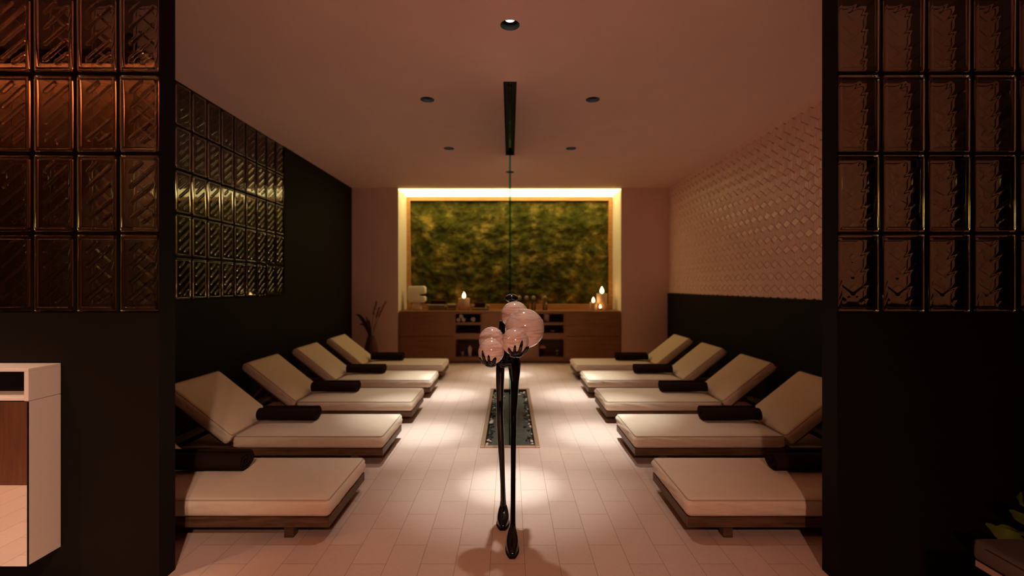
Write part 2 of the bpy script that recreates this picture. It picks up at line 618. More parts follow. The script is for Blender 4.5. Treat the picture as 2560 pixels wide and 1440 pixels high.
# relief tiles on the right wall
def relief_tiles():
    mb = MB()
    wd, rv = 0.1515, 0.1390
    hh = rv / 1.5 * 0.5
    z_ref, y_ref = 1.4155, 4.479

    def quad(pts):
        """pts: (y, z, height); an inset tile with chamfered rim"""
        c = [sum(p[i] for p in pts) / 4 for i in range(3)]
        out = [(XR + .035, p[0] + (c[0] - p[0]) * .02, p[1] + (c[1] - p[1]) * .02) for p in pts]
        mid, inn = [], []
        for p in pts:
            k1, k2 = 0.055, 0.13
            mid.append((XR + .030 - p[2], p[0] + (c[0] - p[0]) * k1, p[1] + (c[1] - p[1]) * k1))
            inn.append((XR + .027 - p[2] - .001, p[0] + (c[0] - p[0]) * k2, p[1] + (c[1] - p[1]) * k2))
        vs = out + mid + inn
        fs = []
        for k in range(4):
            k2 = (k + 1) % 4
            fs += [(k, k2, 4 + k2, 4 + k), (4 + k, 4 + k2, 8 + k2, 8 + k)]
        fs.append((8, 9, 10, 11))
        mb.add(vs, fs)

    H1, H0 = 0.013, 0.005
    for r in range(-2, 16):
        for cidx in range(-16, 34):
            y = y_ref + (cidx + (0.5 if r % 2 else 0)) * wd
            z = z_ref + r * rv                    # middle of the upper diamond
            if y < PY1 + .08 or y > YB + .05:
                continue
            J = (y, z - hh, H1)                   # where the three faces meet
            T = (y, z + hh, H0)
            Lw, Rw = (y - wd / 2, z, H0), (y + wd / 2, z, H0)
            L2, R2 = (y - wd / 2, z - 2 * hh, H0), (y + wd / 2, z - 2 * hh, H0)
            B = (y, z - 3 * hh, H0)
            if 1.30 < z - hh and z + hh < CEIL - .01:
                quad([J, Rw, T, Lw])
            if z < CEIL - .02 and z - 3 * hh > 1.26:
                lowz = 1.3065
                cl = lambda p: (p[0], max(p[1], lowz), p[2])
                for a in (((y - wd / 2), L2, Lw), ((y + wd / 2), R2, Rw)):
                    ya = a[0]
                    ym = (y + ya) / 2
                    mt = (ym, z - hh / 2, (H0 + H1) / 2 + .003)
                    mbm = (ym, z - 2.5 * hh, H0 + .003)
                    quad([cl(p) for p in ((y, z - hh, H1), mt, mbm, B)])
                    quad([cl(p) for p in (mt, a[2], a[1], mbm)])
    return mb


o = build('relief_tile_panel', relief_tiles(), M['tile'], wr)
mb = MB().box(XR + .030, XR + .036, PY1, YB, 1.306, 3.17)
build('tile_backing', mb, M['grout'], wr)
mb = MB().box(XR + .0245, XR + .034, PY1, YB, 3.12, CEIL)
build('plaster_strip', mb, M['ceil'], wr)


# ------------------------------------------------------------------ glass blocks
RIBS = [((.288, .215), (.523, .108)), ((.288, .412), (.826, .162)), ((.288, .617), (.826, .382)),
        ((.288, .825), (.826, .594)), ((.576, .867), (.826, .772))]


def block_mesh(bw, bh, bd, both=True, rib=.0040):
    """hollow pressed-glass block, middle at the origin, faces towards -Y and +Y, ribs embossed on both faces"""
    mb = MB()
    ribs = []
    for (x0, y0), (x1, y1) in RIBS:
        ribs.append((Vector(((x0 - .5) * bw, (.5 - y0) * bh)), Vector(((x1 - .5) * bw, (.5 - y1) * bh))))

    def height(u, w):
        p = Vector((u, w))
        best = 9.0
        for a, b in ribs:
            ab = b - a
            t = max(0, min(1, (p - a).dot(ab) / ab.dot(ab)))
            best = min(best, (p - a - ab * t).length)
        q = max(0.0, 1 - best / (0.052 * bw))
        q = min(1.0, q * 1.5)
        return rib * (q * q * (3 - 2 * q))

    def rr(inset, y, rad):
        pts = []
        hw, hh = bw / 2 - inset, bh / 2 - inset
        for cx, cz, a0 in ((hw - rad, hh - rad, 0), (-hw + rad, hh - rad, 90), (-hw + rad, -hh + rad, 180), (hw - rad, -hh + rad, 270)):
            for k in range(5):
                a = math.radians(a0 + 22.5 * k)
                pts.append(Vector((cx + rad * math.cos(a), y, cz + rad * math.sin(a))))
        return pts

    NU, NW = 34, 66
    for sy in (-1, 1):
        ys_ = sy * bd / 2
        loops = [rr(0, 0, .011), rr(0, ys_ - sy * .007, .011), rr(.003, ys_ - sy * .002, .010), rr(.008, ys_, .009),
                 rr(.021, ys_, .006), rr(.026, ys_ - sy * .006, .004)]
        n = 20
        vs = [p for l in loops for p in l]
        fs = []
        for i in range(len(loops) - 1):
            for k in range(n):
                k2 = (k + 1) % n
                fs.append((i * n + k, i * n + k2, (i + 1) * n + k2, (i + 1) * n + k))
        mb.add(vs, fs, True)
        # embossed centre
        iw, ih = bw / 2 - .026, bh / 2 - .026
        vs, fs = [], []
        for j in range(NW + 1):
            for i in range(NU + 1):
                u, w = -iw + 2 * iw * i / NU, -ih + 2 * ih * j / NW
                vs.append((u, ys_ - sy * .006 + sy * (height(u * -sy, w) if both or sy < 0 else 0), w))
        for j in range(NW):
            for i in range(NU):
                a = j * (NU + 1) + i
                fs.append((a, a + 1, a + NU + 2, a + NU + 1))
        mb.add(vs, fs, True)
    t = .010
    x, z, y = bw / 2 - t, bh / 2 - t, bd / 2 - .013
    n0 = len(mb.f)
    mb.box(-x, x, -y, y, -z, z)
    me = bpy.data.meshes.new('glass_block')
    me.from_pydata([tuple(p) for p in mb.v], [], mb.f)
    for i, p in enumerate(me.polygons):
        p.use_smooth = mb.s[i]
    bm = bmesh.new()
    bm.from_mesh(me)
    bm.faces.ensure_lookup_table()
    cav = set(f.index for f in list(bm.faces)[n0:])
    for f in bm.faces:
        c = f.calc_center_median()
        if f.index in cav:
            if f.normal.dot(c) > 0:
                f.normal_flip()
        else:
            flat = abs(abs(c.y) - bd / 2) < .008 and abs(f.normal.y) > .3
            d = f.normal.y * c.y if flat else f.normal.x * c.x / bw + f.normal.z * c.z / bh
            if d < 0:
                f.normal_flip()
    bmesh.ops.remove_doubles(bm, verts=bm.verts, dist=.00002)
    bm.to_mesh(me)
    bm.free()
    me.materials.append(M['glassblock'])
    return me


def block_field(name, x0, sgn, cw, ncol, gap, yc, bd, depth, rib):
    """front-facing field: a lattice of dark joints with the blocks as its parts"""
    mb = MB()
    g = gap / 2
    x1 = x0 + sgn * cw * ncol
    a, b = min(x0, x1), max(x0, x1)
    for i in range(ncol + 1):
        x = a + cw * i
        mb.box(max(a, x - g), min(b, x + g), yc - depth / 2, yc + depth / 2, ZB, CEIL - .001)
    for j in range(6):
        z = ZB + ROW * j
        for i in range(ncol):
            mb.box(a + cw * i + g, a + cw * (i + 1) - g, yc - depth / 2, yc + depth / 2, max(ZB, z - g), min(CEIL - .001, z + g))
    root = struct(name, mb, M['mortar'], loc=((a + b) / 2, yc, ZB))
    me = block_mesh(cw - gap - .0004, ROW - gap - .0004, bd, True, rib)
    base = wloc(root)
    for i in range(ncol):
        for j in range(5):
            o = bpy.data.objects.new('glass_block', me)
            COL.objects.link(o)
            o.parent = root
            o.location = Vector((a + cw * (i + .5), yc, ZB + ROW * (j + .5))) - base
    return root


yc = (PY0 + PY1) / 2
block_field('window_1', lx_in, -1, 0.2102, 6, 0.0115, yc, 0.096, 0.088, .0046)
block_field('window_2', rx_in, 1, 0.2224, 6, 0.0115, yc, 0.096, 0.088, .0024)

# the field in the left wall
mb = MB()
g = 0.0055
for i in range(LN + 1):
    y = LY0 + LCW * i
    mb.box(XL - .115, XL - .008, max(LY0, y - g), min(LY1, y + g), ZB, CEIL - .001)
for j in range(6):
    z = ZB + ROW * j
    for i in range(LN):
        mb.box(XL - .115, XL - .008, LY0 + LCW * i + g, LY0 + LCW * (i + 1) - g, max(ZB, z - g), min(CEIL - .001, z + g))
w3 = struct('window_3', mb, M['mortar'], loc=(XL, (LY0 + LY1) / 2, ZB))
me = block_mesh(LCW - 2 * g - .0004, ROW - 2 * g - .0004, 0.096, False)
for i in range(LN):
    for j in range(5):
        o = bpy.data.objects.new('glass_block', me)
        COL.objects.link(o)
        o.parent = w3
        o.rotation_euler = (0, 0, PI / 2)
        o.location = Vector((XL - .052, LY0 + LCW * (i + .5), ZB + ROW * (j + .5))) - wloc(w3)


# ------------------------------------------------------------------ ceiling fittings
def spot(name, loc, target, watts, col, size, blend=1.0, radius=0.03, parent=None):
    l = bpy.data.lights.new(name, 'SPOT')
    l.energy, l.color, l.spot_size, l.spot_blend, l.shadow_soft_size = watts, col, math.radians(size), blend, radius
    o = bpy.data.objects.new(name, l)
    COL.objects.link(o)
    d = Vector(target) - Vector(loc)
    o.rotation_euler = d.to_track_quat('-Z', 'Y').to_euler()
    if parent is not None:
        o.parent = parent
        o.location = Vector(loc) - wloc(parent)
    else:
        o.location = loc
    return o


where = ['above the walking figure', 'before the ceiling slot on the block wall side', 'before the ceiling slot on the tiled wall side',
         'beside the far slot end on the block wall side', 'beside the far slot end on the tiled wall side', 'before the glowing niche']
for (cx, cy), wh in zip(CANS, where):
    t = thing('downlight', 'round black recessed downlight ' + wh, 'ceiling light', (cx, cy, CEIL), 'recessed downlights')
    mb = MB()
    n = 32
    mb.lathe([(CR - .001, -.002), (CR - .004, .045), (CR - .006, .085), (.0, .086)], (cx, cy, CEIL), n, cap=False)
    build('housing', mb, M['black'], t)
    mb = MB().lathe([(0, .040), (.034, .040), (.036, .044), (.036, .080), (0, .081)], (cx, cy, CEIL), n)
    build('lamp', mb, M['black'], t)
    mb = MB().lathe([(0, .0385), (.033, .0385), (.033, .0395), (0, .0396)], (cx, cy, CEIL), n)
    build('lens', mb, M['lamp'], t)
    aim = (cx, cy + (0 if cx else .14), 0)
    spot('core_beam', (cx, cy, CEIL + .030), aim, 235.0 if cx else 300.0, (.80, 1.0, 1.06), 17 if cx else 15, 1.0, .028, t)
    spot('beam', (cx, cy, CEIL + .029), aim, 200.0 if cx else 140.0, (.92, 1.0, .98), 34, 1.0, .028, t)
    spot('spill', (cx, cy, CEIL + .028), (cx, cy, 0), 47.0, (1.0, .92, .82), 64, 1.0, 0.028, t)

t = thing('ceiling_track', 'long black recessed track in the ceiling holding the glass panel', 'ceiling track', (0, 5.35, CEIL))
a, b, c, d = TRK
mb = MB().box(a, a + .006, c, d, CEIL - .002, CEIL + .06).box(b - .006, b, c, d, CEIL - .002, CEIL + .06)
mb.box(a, b, c, c + .006, CEIL - .002, CEIL + .06).box(a, b, d - .006, d, CEIL - .002, CEIL + .06).box(a, b, c, d, CEIL + .054, CEIL + .06)
build('housing', mb, plain('track_brown', (0.030, 0.020, 0.010), 0.5, 0.3), t)
mb = MB().box(-.018, -.0105, c + .10, d - .01, CEIL + .002, CEIL + .054).box(.0105, .018, c + .10, d - .01, CEIL + .002, CEIL + .054)
build('clamp', mb, M['black'], t)
mb = MB().lathe([(0.014, 0), (.014, .01), (.006, .012)], (0, c + .05, CEIL + .042), 16)
build('screw', mb, M['black'], t)

gp = thing('glass_screen', 'tall clear glass screen seen edge-on above the pebble basin', 'glass screen', (0, 5.35, 0))
mb = MB()
y0, y1, z0, z1, hw = 4.32, 6.50, -.035, CEIL + .05, .0105
mb.add([(-hw, y0, z0), (-hw, y1, z0), (-hw, y1, z1), (-hw, y0, z1)], [(0, 1, 2, 3)])
mb.add([(hw, y0, z0), (hw, y1, z0), (hw, y1, z1), (hw, y0, z1)], [(3, 2, 1, 0)])
mb.add([(-hw, y0, z0), (hw, y0, z0), (hw, y0, z1), (-hw, y0, z1)], [(0, 1, 2, 3)], mi=1)
mb.add([(-hw, y1, z0), (hw, y1, z0), (hw, y1, z1), (-hw, y1, z1)], [(0, 1, 2, 3)], mi=1)
mb.add([(-hw, y0, z1), (hw, y0, z1), (hw, y1, z1), (-hw, y1, z1)], [(0, 1, 2, 3)], mi=1)
mb.add([(-hw, y0, z0), (hw, y0, z0), (hw, y1, z0), (-hw, y1, z0)], [(0, 1, 2, 3)], mi=1)
build('pane', mb, [M['glasstop'], M['glassedge']], gp, weld=.0001)

# ------------------------------------------------------------------ basin in the floor
bz = thing('basin', 'long sunken basin with bronze rim and dark bed in the floor', 'basin', (0, 5.36, 0))
x0, x1, y0, y1 = POOL
mb = MB().box(x0 + .03, x1 - .03, y0 + .02, y1 - .02, -.05, -.04)
mb.box(x0 + .005, x0 + .03, y0, y1, -.05, -.003).box(x1 - .03, x1 - .005, y0, y1, -.05, -.003)
mb.box(x0 + .03, x1 - .03, y0 + .005, y0 + .02, -.05, -.003).box(x0 + .03, x1 - .03, y1 - .02, y1 - .005, -.05, -.003)
build('bed', mb, M['basin'], bz)
rw = .042
mb = MB().box(x0, x0 + rw, y0, y1, -.003, .014).box(x1 - rw, x1, y0, y1, -.003, .014)
mb.box(x0 + rw, x1 - rw, y0, y0 + .030, -.003, .014).box(x0 + rw, x1 - rw, y1 - .03, y1, -.003, .014)
build('rim', mb, M['bronze'], bz, bevel=.004)


def stone(r, seed, sub=2):
    me = bpy.data.meshes.new('pebble')
    bm = bmesh.new()
    bmesh.ops.create_icosphere(bm, subdivisions=sub, radius=1.0)
    for v in bm.verts:
        k = 1 + .28 * noise.noise(v.co * 1.1 + Vector((seed * 3.1, seed, 0)))
        v.co = Vector((v.co.x * k * r * 1.25, v.co.y * k * r * .85, v.co.z * k * r * .55))
    for f in bm.faces:
        f.smooth = True
    bm.to_mesh(me)
    bm.free()
    return me


pm = [stone(.016, s) for s in range(5)]
for m_ in pm:
    m_.materials.append(M['pebble'])
rp = random.Random(3)
spots = []
for k in range(15):                              # far end
    spots.append((rp.uniform(-.20, .20), 6.50 - abs(rp.gauss(.03, .13)), rp.uniform(.8, 1.5)))
for k in range(22):
    s = -1 if k % 2 else 1
    spots.append((s * (.222 - abs(rp.gauss(0, .018))), rp.uniform(4.26, 6.3), rp.uniform(.5, 1.1)))
spots += [(-.20, 5.02, 1.8), (-.195, 5.10, 1.5), (.205, 4.42, 1.1), (.21, 4.36, 1.2), (-.215, 4.30, 1.3), (-.205, 4.44, 1.0)]
for k, (x, y, s) in enumerate(spots):
    o = bpy.data.objects.new('pebble', pm[k % 5])
    COL.objects.link(o)
    if abs(x) < .03:
        x += .05
    o.location = (x, min(y, 6.49), -.0405 + .009 * s + (.012 if k % 3 == 0 else .004))
    o.scale = (s, s, s)
    o.rotation_euler = (rp.uniform(-.3, .3), rp.uniform(-.3, .3), rp.uniform(0, 6.28))
    tag(o, 'small pale pebble lying along the edge of the dark basin', 'pebble', 'pale pebbles in the basin')
mb = MB()
gm = [stone(.018, 20 + s, 1) for s in range(4)]
for k in range(260):
    s = random.choice((-1, 1))
    e = random.random()
    if e < .8:
        x, y = s * (.208 - abs(random.gauss(0, .022))), random.uniform(4.24, 6.48)
    else:
        x, y = random.uniform(-.20, .20), 6.49 - abs(random.gauss(0, .05))
    if abs(x) < .04 or y > 6.52 or any(abs(x - p[0]) < .036 + .02 * p[2] and abs(y - p[1]) < .03 + .02 * p[2] for p in spots):
        continue
    sc = random.uniform(.5, 1.1)
    me = random.choice(gm)
    rot = Matrix.Rotation(random.uniform(0, 6.28), 3, 'Z')
    mb.add([rot @ (v.co * sc) + Vector((x, y, -.0395 + .0135 * sc)) for v in me.vertices], [tuple(p.vertices) for p in me.polygons], True)
o = build('gravel', mb, M['gravel'], loc=(0, 5.36, -.04))
tag(o, 'dark gravel scattered along the inner edges of the floor basin', 'gravel')
o['kind'] = 'stuff'


# ------------------------------------------------------------------ loungers
def soft_slab(L_, Wd, T, fn, seed, r=.024, crown=.012):
    """upholstered slab: length, width, thickness; fn maps (u along, v across, w up) into the world"""
    def cuts(n, ln):
        e = [0, r * .25, r * .55, r]
        return e + [r + (ln - 2 * r) * i / n for i in range(1, n)] + [ln - a for a in reversed(e)]
    us, vs_, ws = cuts(46, L_), cuts(26, Wd), cuts(4, T)
    pts, idx = [], {}

    def P(i, j, k):
        key = (i, j, k)
        if key in idx:
            return idx[key]
        p = Vector((us[i], vs_[j], ws[k]))
        c = Vector((min(max(p.x, r), L_ - r), min(max(p.y, r), Wd - r), min(max(p.z, r), T - r)))
        d = p - c
        if d.length > 1e-9:
            p = c + d.normalized() * min(r, max(abs(d.x), abs(d.y), abs(d.z)) * 1.0)
        a, b = 2 * us[i] / L_ - 1, 2 * vs_[j] / Wd - 1
        h = ws[k] / T
        side = max(abs(a) ** 24, abs(b) ** 14)
        p.z += (crown if h > .5 else -.2 * crown) * (1 - a ** 6) * (1 - b ** 4) * abs(2 * h - 1)
        if 0 < k < len(ws) - 1:                      # bulge and creases of the side band
            q = Vector((a * 1.0, b * 1.0, 0))
            blg = .010 * math.sin(PI * min(1, max(0, h)))
            s = (us[i] + vs_[j]) * 26 + 16 * h
            cr = noise.noise(Vector((s * .30 + seed, h * 1.3, seed * 1.7)))
            cr2 = noise.noise(Vector((s * .9 + h * 3, h * 2.0, seed + 9)))
            amt = blg + (.012 * cr + .009 * cr2) * math.sin(PI * h)
            if abs(a) > .97:
                p.x += amt * (1 if a > 0 else -1)
            if abs(b) > .93:
                p.y += amt * (1 if b > 0 else -1)
        idx[key] = len(pts)
        pts.append(fn(p.x, p.y, p.z))
        return idx[key]
    nu, nv, nw = len(us) - 1, len(vs_) - 1, len(ws) - 1
    fs = []
    for i in range(nu):
        for j in range(nv):
            fs.append((P(i, j, nw), P(i + 1, j, nw), P(i + 1, j + 1, nw), P(i, j + 1, nw)))
            fs.append((P(i, j, 0), P(i, j + 1, 0), P(i + 1, j + 1, 0), P(i + 1, j, 0)))
    for i in range(nu):
        for k in range(nw):
            fs.append((P(i, 0, k), P(i + 1, 0, k), P(i + 1, 0, k + 1), P(i, 0, k + 1)))
            fs.append((P(i, nv, k), P(i, nv, k + 1), P(i + 1, nv, k + 1), P(i + 1, nv, k)))
    for j in range(nv):
        for k in range(nw):
            fs.append((P(0, j, k), P(0, j, k + 1), P(0, j + 1, k + 1), P(0, j + 1, k)))
            fs.append((P(nu, j, k), P(nu, j + 1, k), P(nu, j + 1, k + 1), P(nu, j, k + 1)))
    mb = MB().add(pts, fs, True)
    # piping along the upper edge
    ring = []
    q, rr_ = .005, .022
    for cu, cv, a0 in ((L_ - q - rr_, Wd - q - rr_, 0), (q + rr_, Wd - q - rr_, 90), (q + rr_, q + rr_, 180), (L_ - q - rr_, q + rr_, 270)):
        for k in range(5):
            t = math.radians(a0 + 22.5 * k)
            ring.append((cu + rr_ * math.cos(t), cv + rr_ * math.sin(t)))
    full = []
    for i, p in enumerate(ring):
        p2 = ring[(i + 1) % len(ring)]
        n = max(1, int(math.hypot(p2[0] - p[0], p2[1] - p[1]) / .04))
        for s in range(n):
            full.append((p[0] + (p2[0] - p[0]) * s / n, p[1] + (p2[1] - p[1]) * s / n))
    pp = MB().loop_tube([fn(u, v, T - .0055) for u, v in full], .0036, 6)
    return mb, pp


LW, LU = .66, 1.885
ZF0, ZF1, TH = .072, .129, .102
SEAT, BACK, ANG = 1.215, .66, math.radians(38.5)


def make_lounger(side, label, seed):
    """side -1: head to the block wall, +1: head to the tiled wall; built at y = 0"""
    xf = -1.03 if side < 0 else 1.012
    X = lambda u: xf + side * u
    root = thing('lounger', label, 'lounger', (xf + side * .95, LW / 2, 0), 'loungers along both side walls')

    def bx(mb, u0, u1, v0, v1, z0, z1):
        a, b = X(u0), X(u1)
        return mb.box(min(a, b), max(a, b), v0, v1, z0, z1)
    mb = MB()
    t = .03
    bx(mb, 0, LU, .004, .004 + t, ZF0, ZF1)
    bx(mb, 0, LU, LW - .004 - t, LW - .004, ZF0, ZF1)
    bx(mb, 0, t, .004 + t, LW - .004 - t, ZF0, ZF1)
    bx(mb, LU - t, LU, .004 + t, LW - .004 - t, ZF0, ZF1)
    build('frame', mb, M['frame'], root, bevel=.003)
    mb = MB()
    for k in range(12):
        u = .06 + k * .105
        bx(mb, u, u + .07, .034, LW - .034, ZF1 - .022, ZF1 - .004)
    build('slat_deck', mb, M['frame'], root)
    for u in (.215, 1.56):
        for v in (.03, LW - .085):
            mb = MB()
            bx(mb, u, u + .055, v, v + .055, 0, ZF0)
            build('leg', mb, M['frame'], root, bevel=.002)
    seat, pip = soft_slab(SEAT - .006, LW, TH, lambda u, v, w: Vector((X(u), v, ZF1 + .001 + w)), seed)
    s = build('seat_cushion', seat, M['cream'], root)
    build('piping', pip, M['piping'], s)
    ca, sa = math.cos(ANG), math.sin(ANG)
    u0, z0 = SEAT + .004 + TH * sa, ZF1 + .004 + TH * (1 - ca)
    back, pip = soft_slab(BACK, LW, TH, lambda u, v, w: Vector((X(u0 + u * ca - w * sa), v, z0 + u * sa + w * ca)), seed + 5)
    s = build('back_cushion', back, M['cream'], root)
    build('piping', pip, M['piping'], s)
    # hinged support under the back
    bp = lambda u, v, w: Vector((X(u0 + u * ca - w * sa), v, z0 + u * sa + w * ca))
    mb = MB()
    for v in (.06, LW - .06):
        mb.bar(bp(.03, v, -.016), bp(BACK - .06, v, -.016), .03, .022, up=(0, 1, 0))
    for k in range(5):
        u = .06 + k * .125
        mb.bar(bp(u, .075, -.016), bp(u, LW - .075, -.016), .05, .014, up=(bp(1, 0, 0) - bp(0, 0, 0)))
    build('back_support', mb, M['frame'], root)
    for v in (.13, LW - .13):
        mb = MB().bar(bp(.40, v, -.03), Vector((X(LU - .05), v, ZF1 + .012)), .022, .016, up=(0, 1, 0))
        build('prop', mb, M['frame'], root)
    mb = MB()
    bx(mb, LU - .09, LU - .03, .034, LW - .034, ZF1 - .024, ZF1 + .004)
    build('crossbar', mb, M['frame'], root)
    return root


Y0L, PITCH = 2.661, 1.128
ordn = ['first from the partition', 'second from the partition', 'third from the partition', 'fourth from the partition', 'last before the sideboard']


def make_towel(side, label):
    """rolled towel lying along the lounger beside the back cushion; built with the lounger at y = 0"""
    xf = -1.03 if side < 0 else 1.012
    u0, u1, v, z = .695, 1.205, .395, ZF1 + TH + .012
    root = thing('rolled_towel', label, 'towel', (xf + side * (u0 + u1) / 2, v, z), 'rolled dark towels on the loungers')
    ry, rz, turns, th = .088, .066, 2.35, .020
    n = 76
    mb = MB()
    NU = 12
    vs, fs = [], []
    for iu in range(NU + 1):
        f = iu / NU
        x = xf + side * (u0 + (u1 - u0) * f)
        for k in range(n + 1):
            a = k / n * turns * 2 * PI
            rad = 1 - (k / n) * turns * .30
            wob = 1 + .03 * noise.noise(Vector((f * 3, a * .8, side * 4.0))) + (.05 if k < 12 else 0) * (12 - k) / 12
            end = .012 * noise.noise(Vector((a * .5, side * 2.2, 7))) * (1 if iu in (0, NU) else 0)
            c, s = math.cos(a + 2.2), math.sin(a + 2.2)
            for q in (0, 1):
                rr_ = rad * wob - (th / .08 * q)
                vs.append(Vector((x + end, v + ry * rr_ * c * -1, z + rz + rz * rr_ * s)))
    m2 = (n + 1) * 2
    for iu in range(NU):
        for k in range(n):
            a = iu * m2 + k * 2
            b = a + m2
            fs += [(a, a + 2, b + 2, b), (a + 1, b + 1, b + 3, a + 3)]
        a, b = iu * m2, (iu + 1) * m2
        fs += [(a, b, b + 1, a + 1), (a + n * 2, a + n * 2 + 1, b + n * 2 + 1, b + n * 2)]
    for iu in (0, NU):
        for k in range(n):
            a = iu * m2 + k * 2
            fs.append((a, a + 1, a + 3, a + 2))
    mb.add(vs, fs, True)
    build('roll', mb, M['towel'], root)
    return root


for side, wname in ((-1, 'glass block wall'), (1, 'tiled wall')):
    proto = make_lounger(side, '', 3 + side)
    tw = make_towel(side, '')
    for k in range(5):
        o = proto if k == 0 else copy_tree(proto)
        o['label'] = 'low wooden lounger with cream mattress below the %s, %s' % (wname, ordn[k])
        o.location.y = Y0L + PITCH * k + LW / 2
        w = tw if k == 0 else copy_tree(tw)
        w['label'] = 'rolled brown towel on the lounger below the %s, %s' % (wname, ordn[k])
        w.location.y = Y0L + PITCH * k + .395


# ------------------------------------------------------------------ niche: light, moss, sideboard
mb = MB().box(NX0 + .006, NX1 - .006, YB + .004, NY1 - .02, NZ1 - .012, NZ1)
o = build('light_panel', mb, M['panel'], loc=(0, 9.1, NZ1))
tag(o, 'wide glowing cream light panel across the top of the wall niche', 'light panel')

mw = thing('moss_picture', 'wide green moss picture in an orange wood frame in the niche', 'moss picture', (0, 9.5, 1.0))
fx0, fx1, fz0, fz1 = NX0 + .006, NX1 - .006, .975, 3.241
ix0, ix1, iz0, iz1 = -2.014, 1.992, 1.078, 3.163
mb = MB().box(fx0, ix0, 9.43, NY1, fz0, fz1).box(ix1, fx1, 9.43, NY1, fz0, fz1)
mb.box(ix0, ix1, 9.43, NY1, iz1, fz1).box(ix0, ix1, 9.43, NY1, fz0, iz0)
build('frame', mb, M['oakframe'], mw)
vs, fs = [], []
nx, nz = 220, 116
for j in range(nz + 1):
    for i in range(nx + 1):
        x, z = ix0 + (ix1 - ix0) * i / nx, iz0 + (iz1 - iz0) * j / nz
        p = Vector((x, 0, z))
        h = .055 * noise.noise(p * 3.2) + .03 * noise.noise(p * 9 + Vector((4, 0, 0))) + .016 * noise.noise(p * 24)
        vs.append((x, 9.505 - max(-.03, h), z))
for j in range(nz):
    for i in range(nx):
        a = j * (nx + 1) + i
        fs.append((a, a + 1, a + nx + 2, a + nx + 1))
mb = MB().add(vs, fs, True)
build('moss', mb, M['moss'], mw)

sb = thing('sideboard', 'long brown wooden sideboard with drawers and open shelves in the niche', 'sideboard', (0, 9.1, 0))
K = YB / F
sx = lambda px: (px - VX) * K
sz = lambda py: CAMZ - (py - VY) * K
SX0, SX1, SD = -2.066, 2.058, 9.42
zt = sz(778)
mb = MB()
mb.box(SX0, SX1, YB - .01, SD, zt - .028, zt)                                     # top
mb.box(SX0, SX1, YB + .06, SD, .0, .045)                                          # plinth
mb.box(SX0, SX1, YB + .012, SD, .045, sz(893))                                    # bottom
mb.box(SX0, SX1, SD - .02, SD, sz(893), zt - .028)                                # back
for a, b in ((998, 1001), (1133.5, 1138.5), (1201.5, 1206.5), (1342.5, 1347), (1409.5, 1414), (1548, 1551)):
    mb.box(sx(a), sx(b), YB + .002, SD - .02, sz(893), zt - .028)
for a, b in ((1138.5, 1201.5), (1347, 1409.5)):
    mb.box(sx(a), sx(b), YB + .004, SD - .02, sz(848), sz(833.5))
    mb.box(sx(a), sx(b), YB + .004, SD - .02, sz(812.5), sz(806))
    mb.box(sx(a), sx(b), YB + .004, SD - .02, zt - .05, zt - .028)
build('carcass', mb, M['oak'], sb)
for a, b in ((998.6, 1134.6), (1205.4, 1343.6), (1412.8, 1550.6)):
    for z0, z1 in ((sz(894), sz(841.2)), (sz(840.3), sz(782))):
        mb = MB().box(sx(a), sx(b), YB - .016, YB + .001, z0, z1)
        build('drawer_front', mb, M['oak'], sb, bevel=.002)

YT = 9.08
KT = YT / F
tx = lambda px: (px - VX) * KT
tz = lambda py: CAMZ - (py - VY) * KT
ZT = zt + .0005


def candle(name, label, x, y, r, h, fh, cat='candle'):
    t = thing(name, label, cat, (x, y, ZT), 'lit candles on the sideboard')
    mb = MB().lathe([(r * .96, 0), (r, .008), (r, h - .01), (r * .96, h), (r * .86, h - .004), (r * .6, h - .014), (0, h - .018)], (x, y, ZT), 36)
    build('wax', mb, M['wax'], t)
    mb = MB().tube([(x, y, ZT + h - .018), (x + .002, y, ZT + h + .008)], .0025, 6)
    build('wick', mb, M['black'], t)
    mb = MB().lathe([(0, 0), (fh * .22, fh * .14), (fh * .27, fh * .34), (fh * .2, fh * .62), (fh * .08, fh * .86), (0, fh)], (x, y, ZT + h - .004), 20)
    f = build('flame', mb, M['flame'], t)
    return t


candle('candle', 'single thick lit candle between the folded grey towels', tx(1160), YT, .112, .235, .125)
candle('candle', 'tall thick lit candle at the tiled wall end of the sideboard', tx(1505.5), YT + .03, .102, .325, .14)
candle('candle', 'short lit candle beside the tall one on the sideboard', tx(1482), YT - .06, .072, .155, .105)
candle('tealight', 'tiny lit tealight between the short and tall candles', tx(1496.6), YT - .16, .036, .05, .072, 'tealight')

# sculptural lamp
def extrude(outline, y0, y1, bev):
    mb = MB()
    n = len(outline)
    vs = [(x, y0, z) for x, z in outline] + [(x, y1, z) for x, z in outline]
    fs = [tuple(range(n)), tuple(reversed(range(n, 2 * n)))] + [(i, n + i, n + (i + 1) % n, (i + 1) % n) for i in range(n)]
    return mb.add(vs, fs)


t = thing('table_lamp', 'cream blocky sculptural table lamp with a notch on the sideboard', 'table lamp', (tx(1042), YT, ZT))
z = lambda py: max(ZT, tz(py))
head = [(tx(1022.5), z(750)), (tx(1021.5), z(746)), (tx(1021.5), z(720)), (tx(1024), z(715.5)), (tx(1060), z(715)), (tx(1064), z(718.5)), (tx(1064.5), z(731.5)),
        (tx(1061), z(735)), (tx(1050), z(735.5)), (tx(1048.5), z(738)), (tx(1050), z(740)), (tx(1061.5), z(740.5)), (tx(1064.5), z(743)), (tx(1064.5), z(752)),
        (tx(1061), z(756.5)), (tx(1052), z(757)), (tx(1033), z(757)), (tx(1026), z(756))]
mb = extrude(head, YT - .10, YT + .10, 0)
build('shade', mb, M['plaster'], t, bevel=.022, smooth=True)
stem = [(tx(1031.5), ZT), (tx(1033.5), z(757.3)), (tx(1051), z(757.3)), (tx(1054), ZT)]
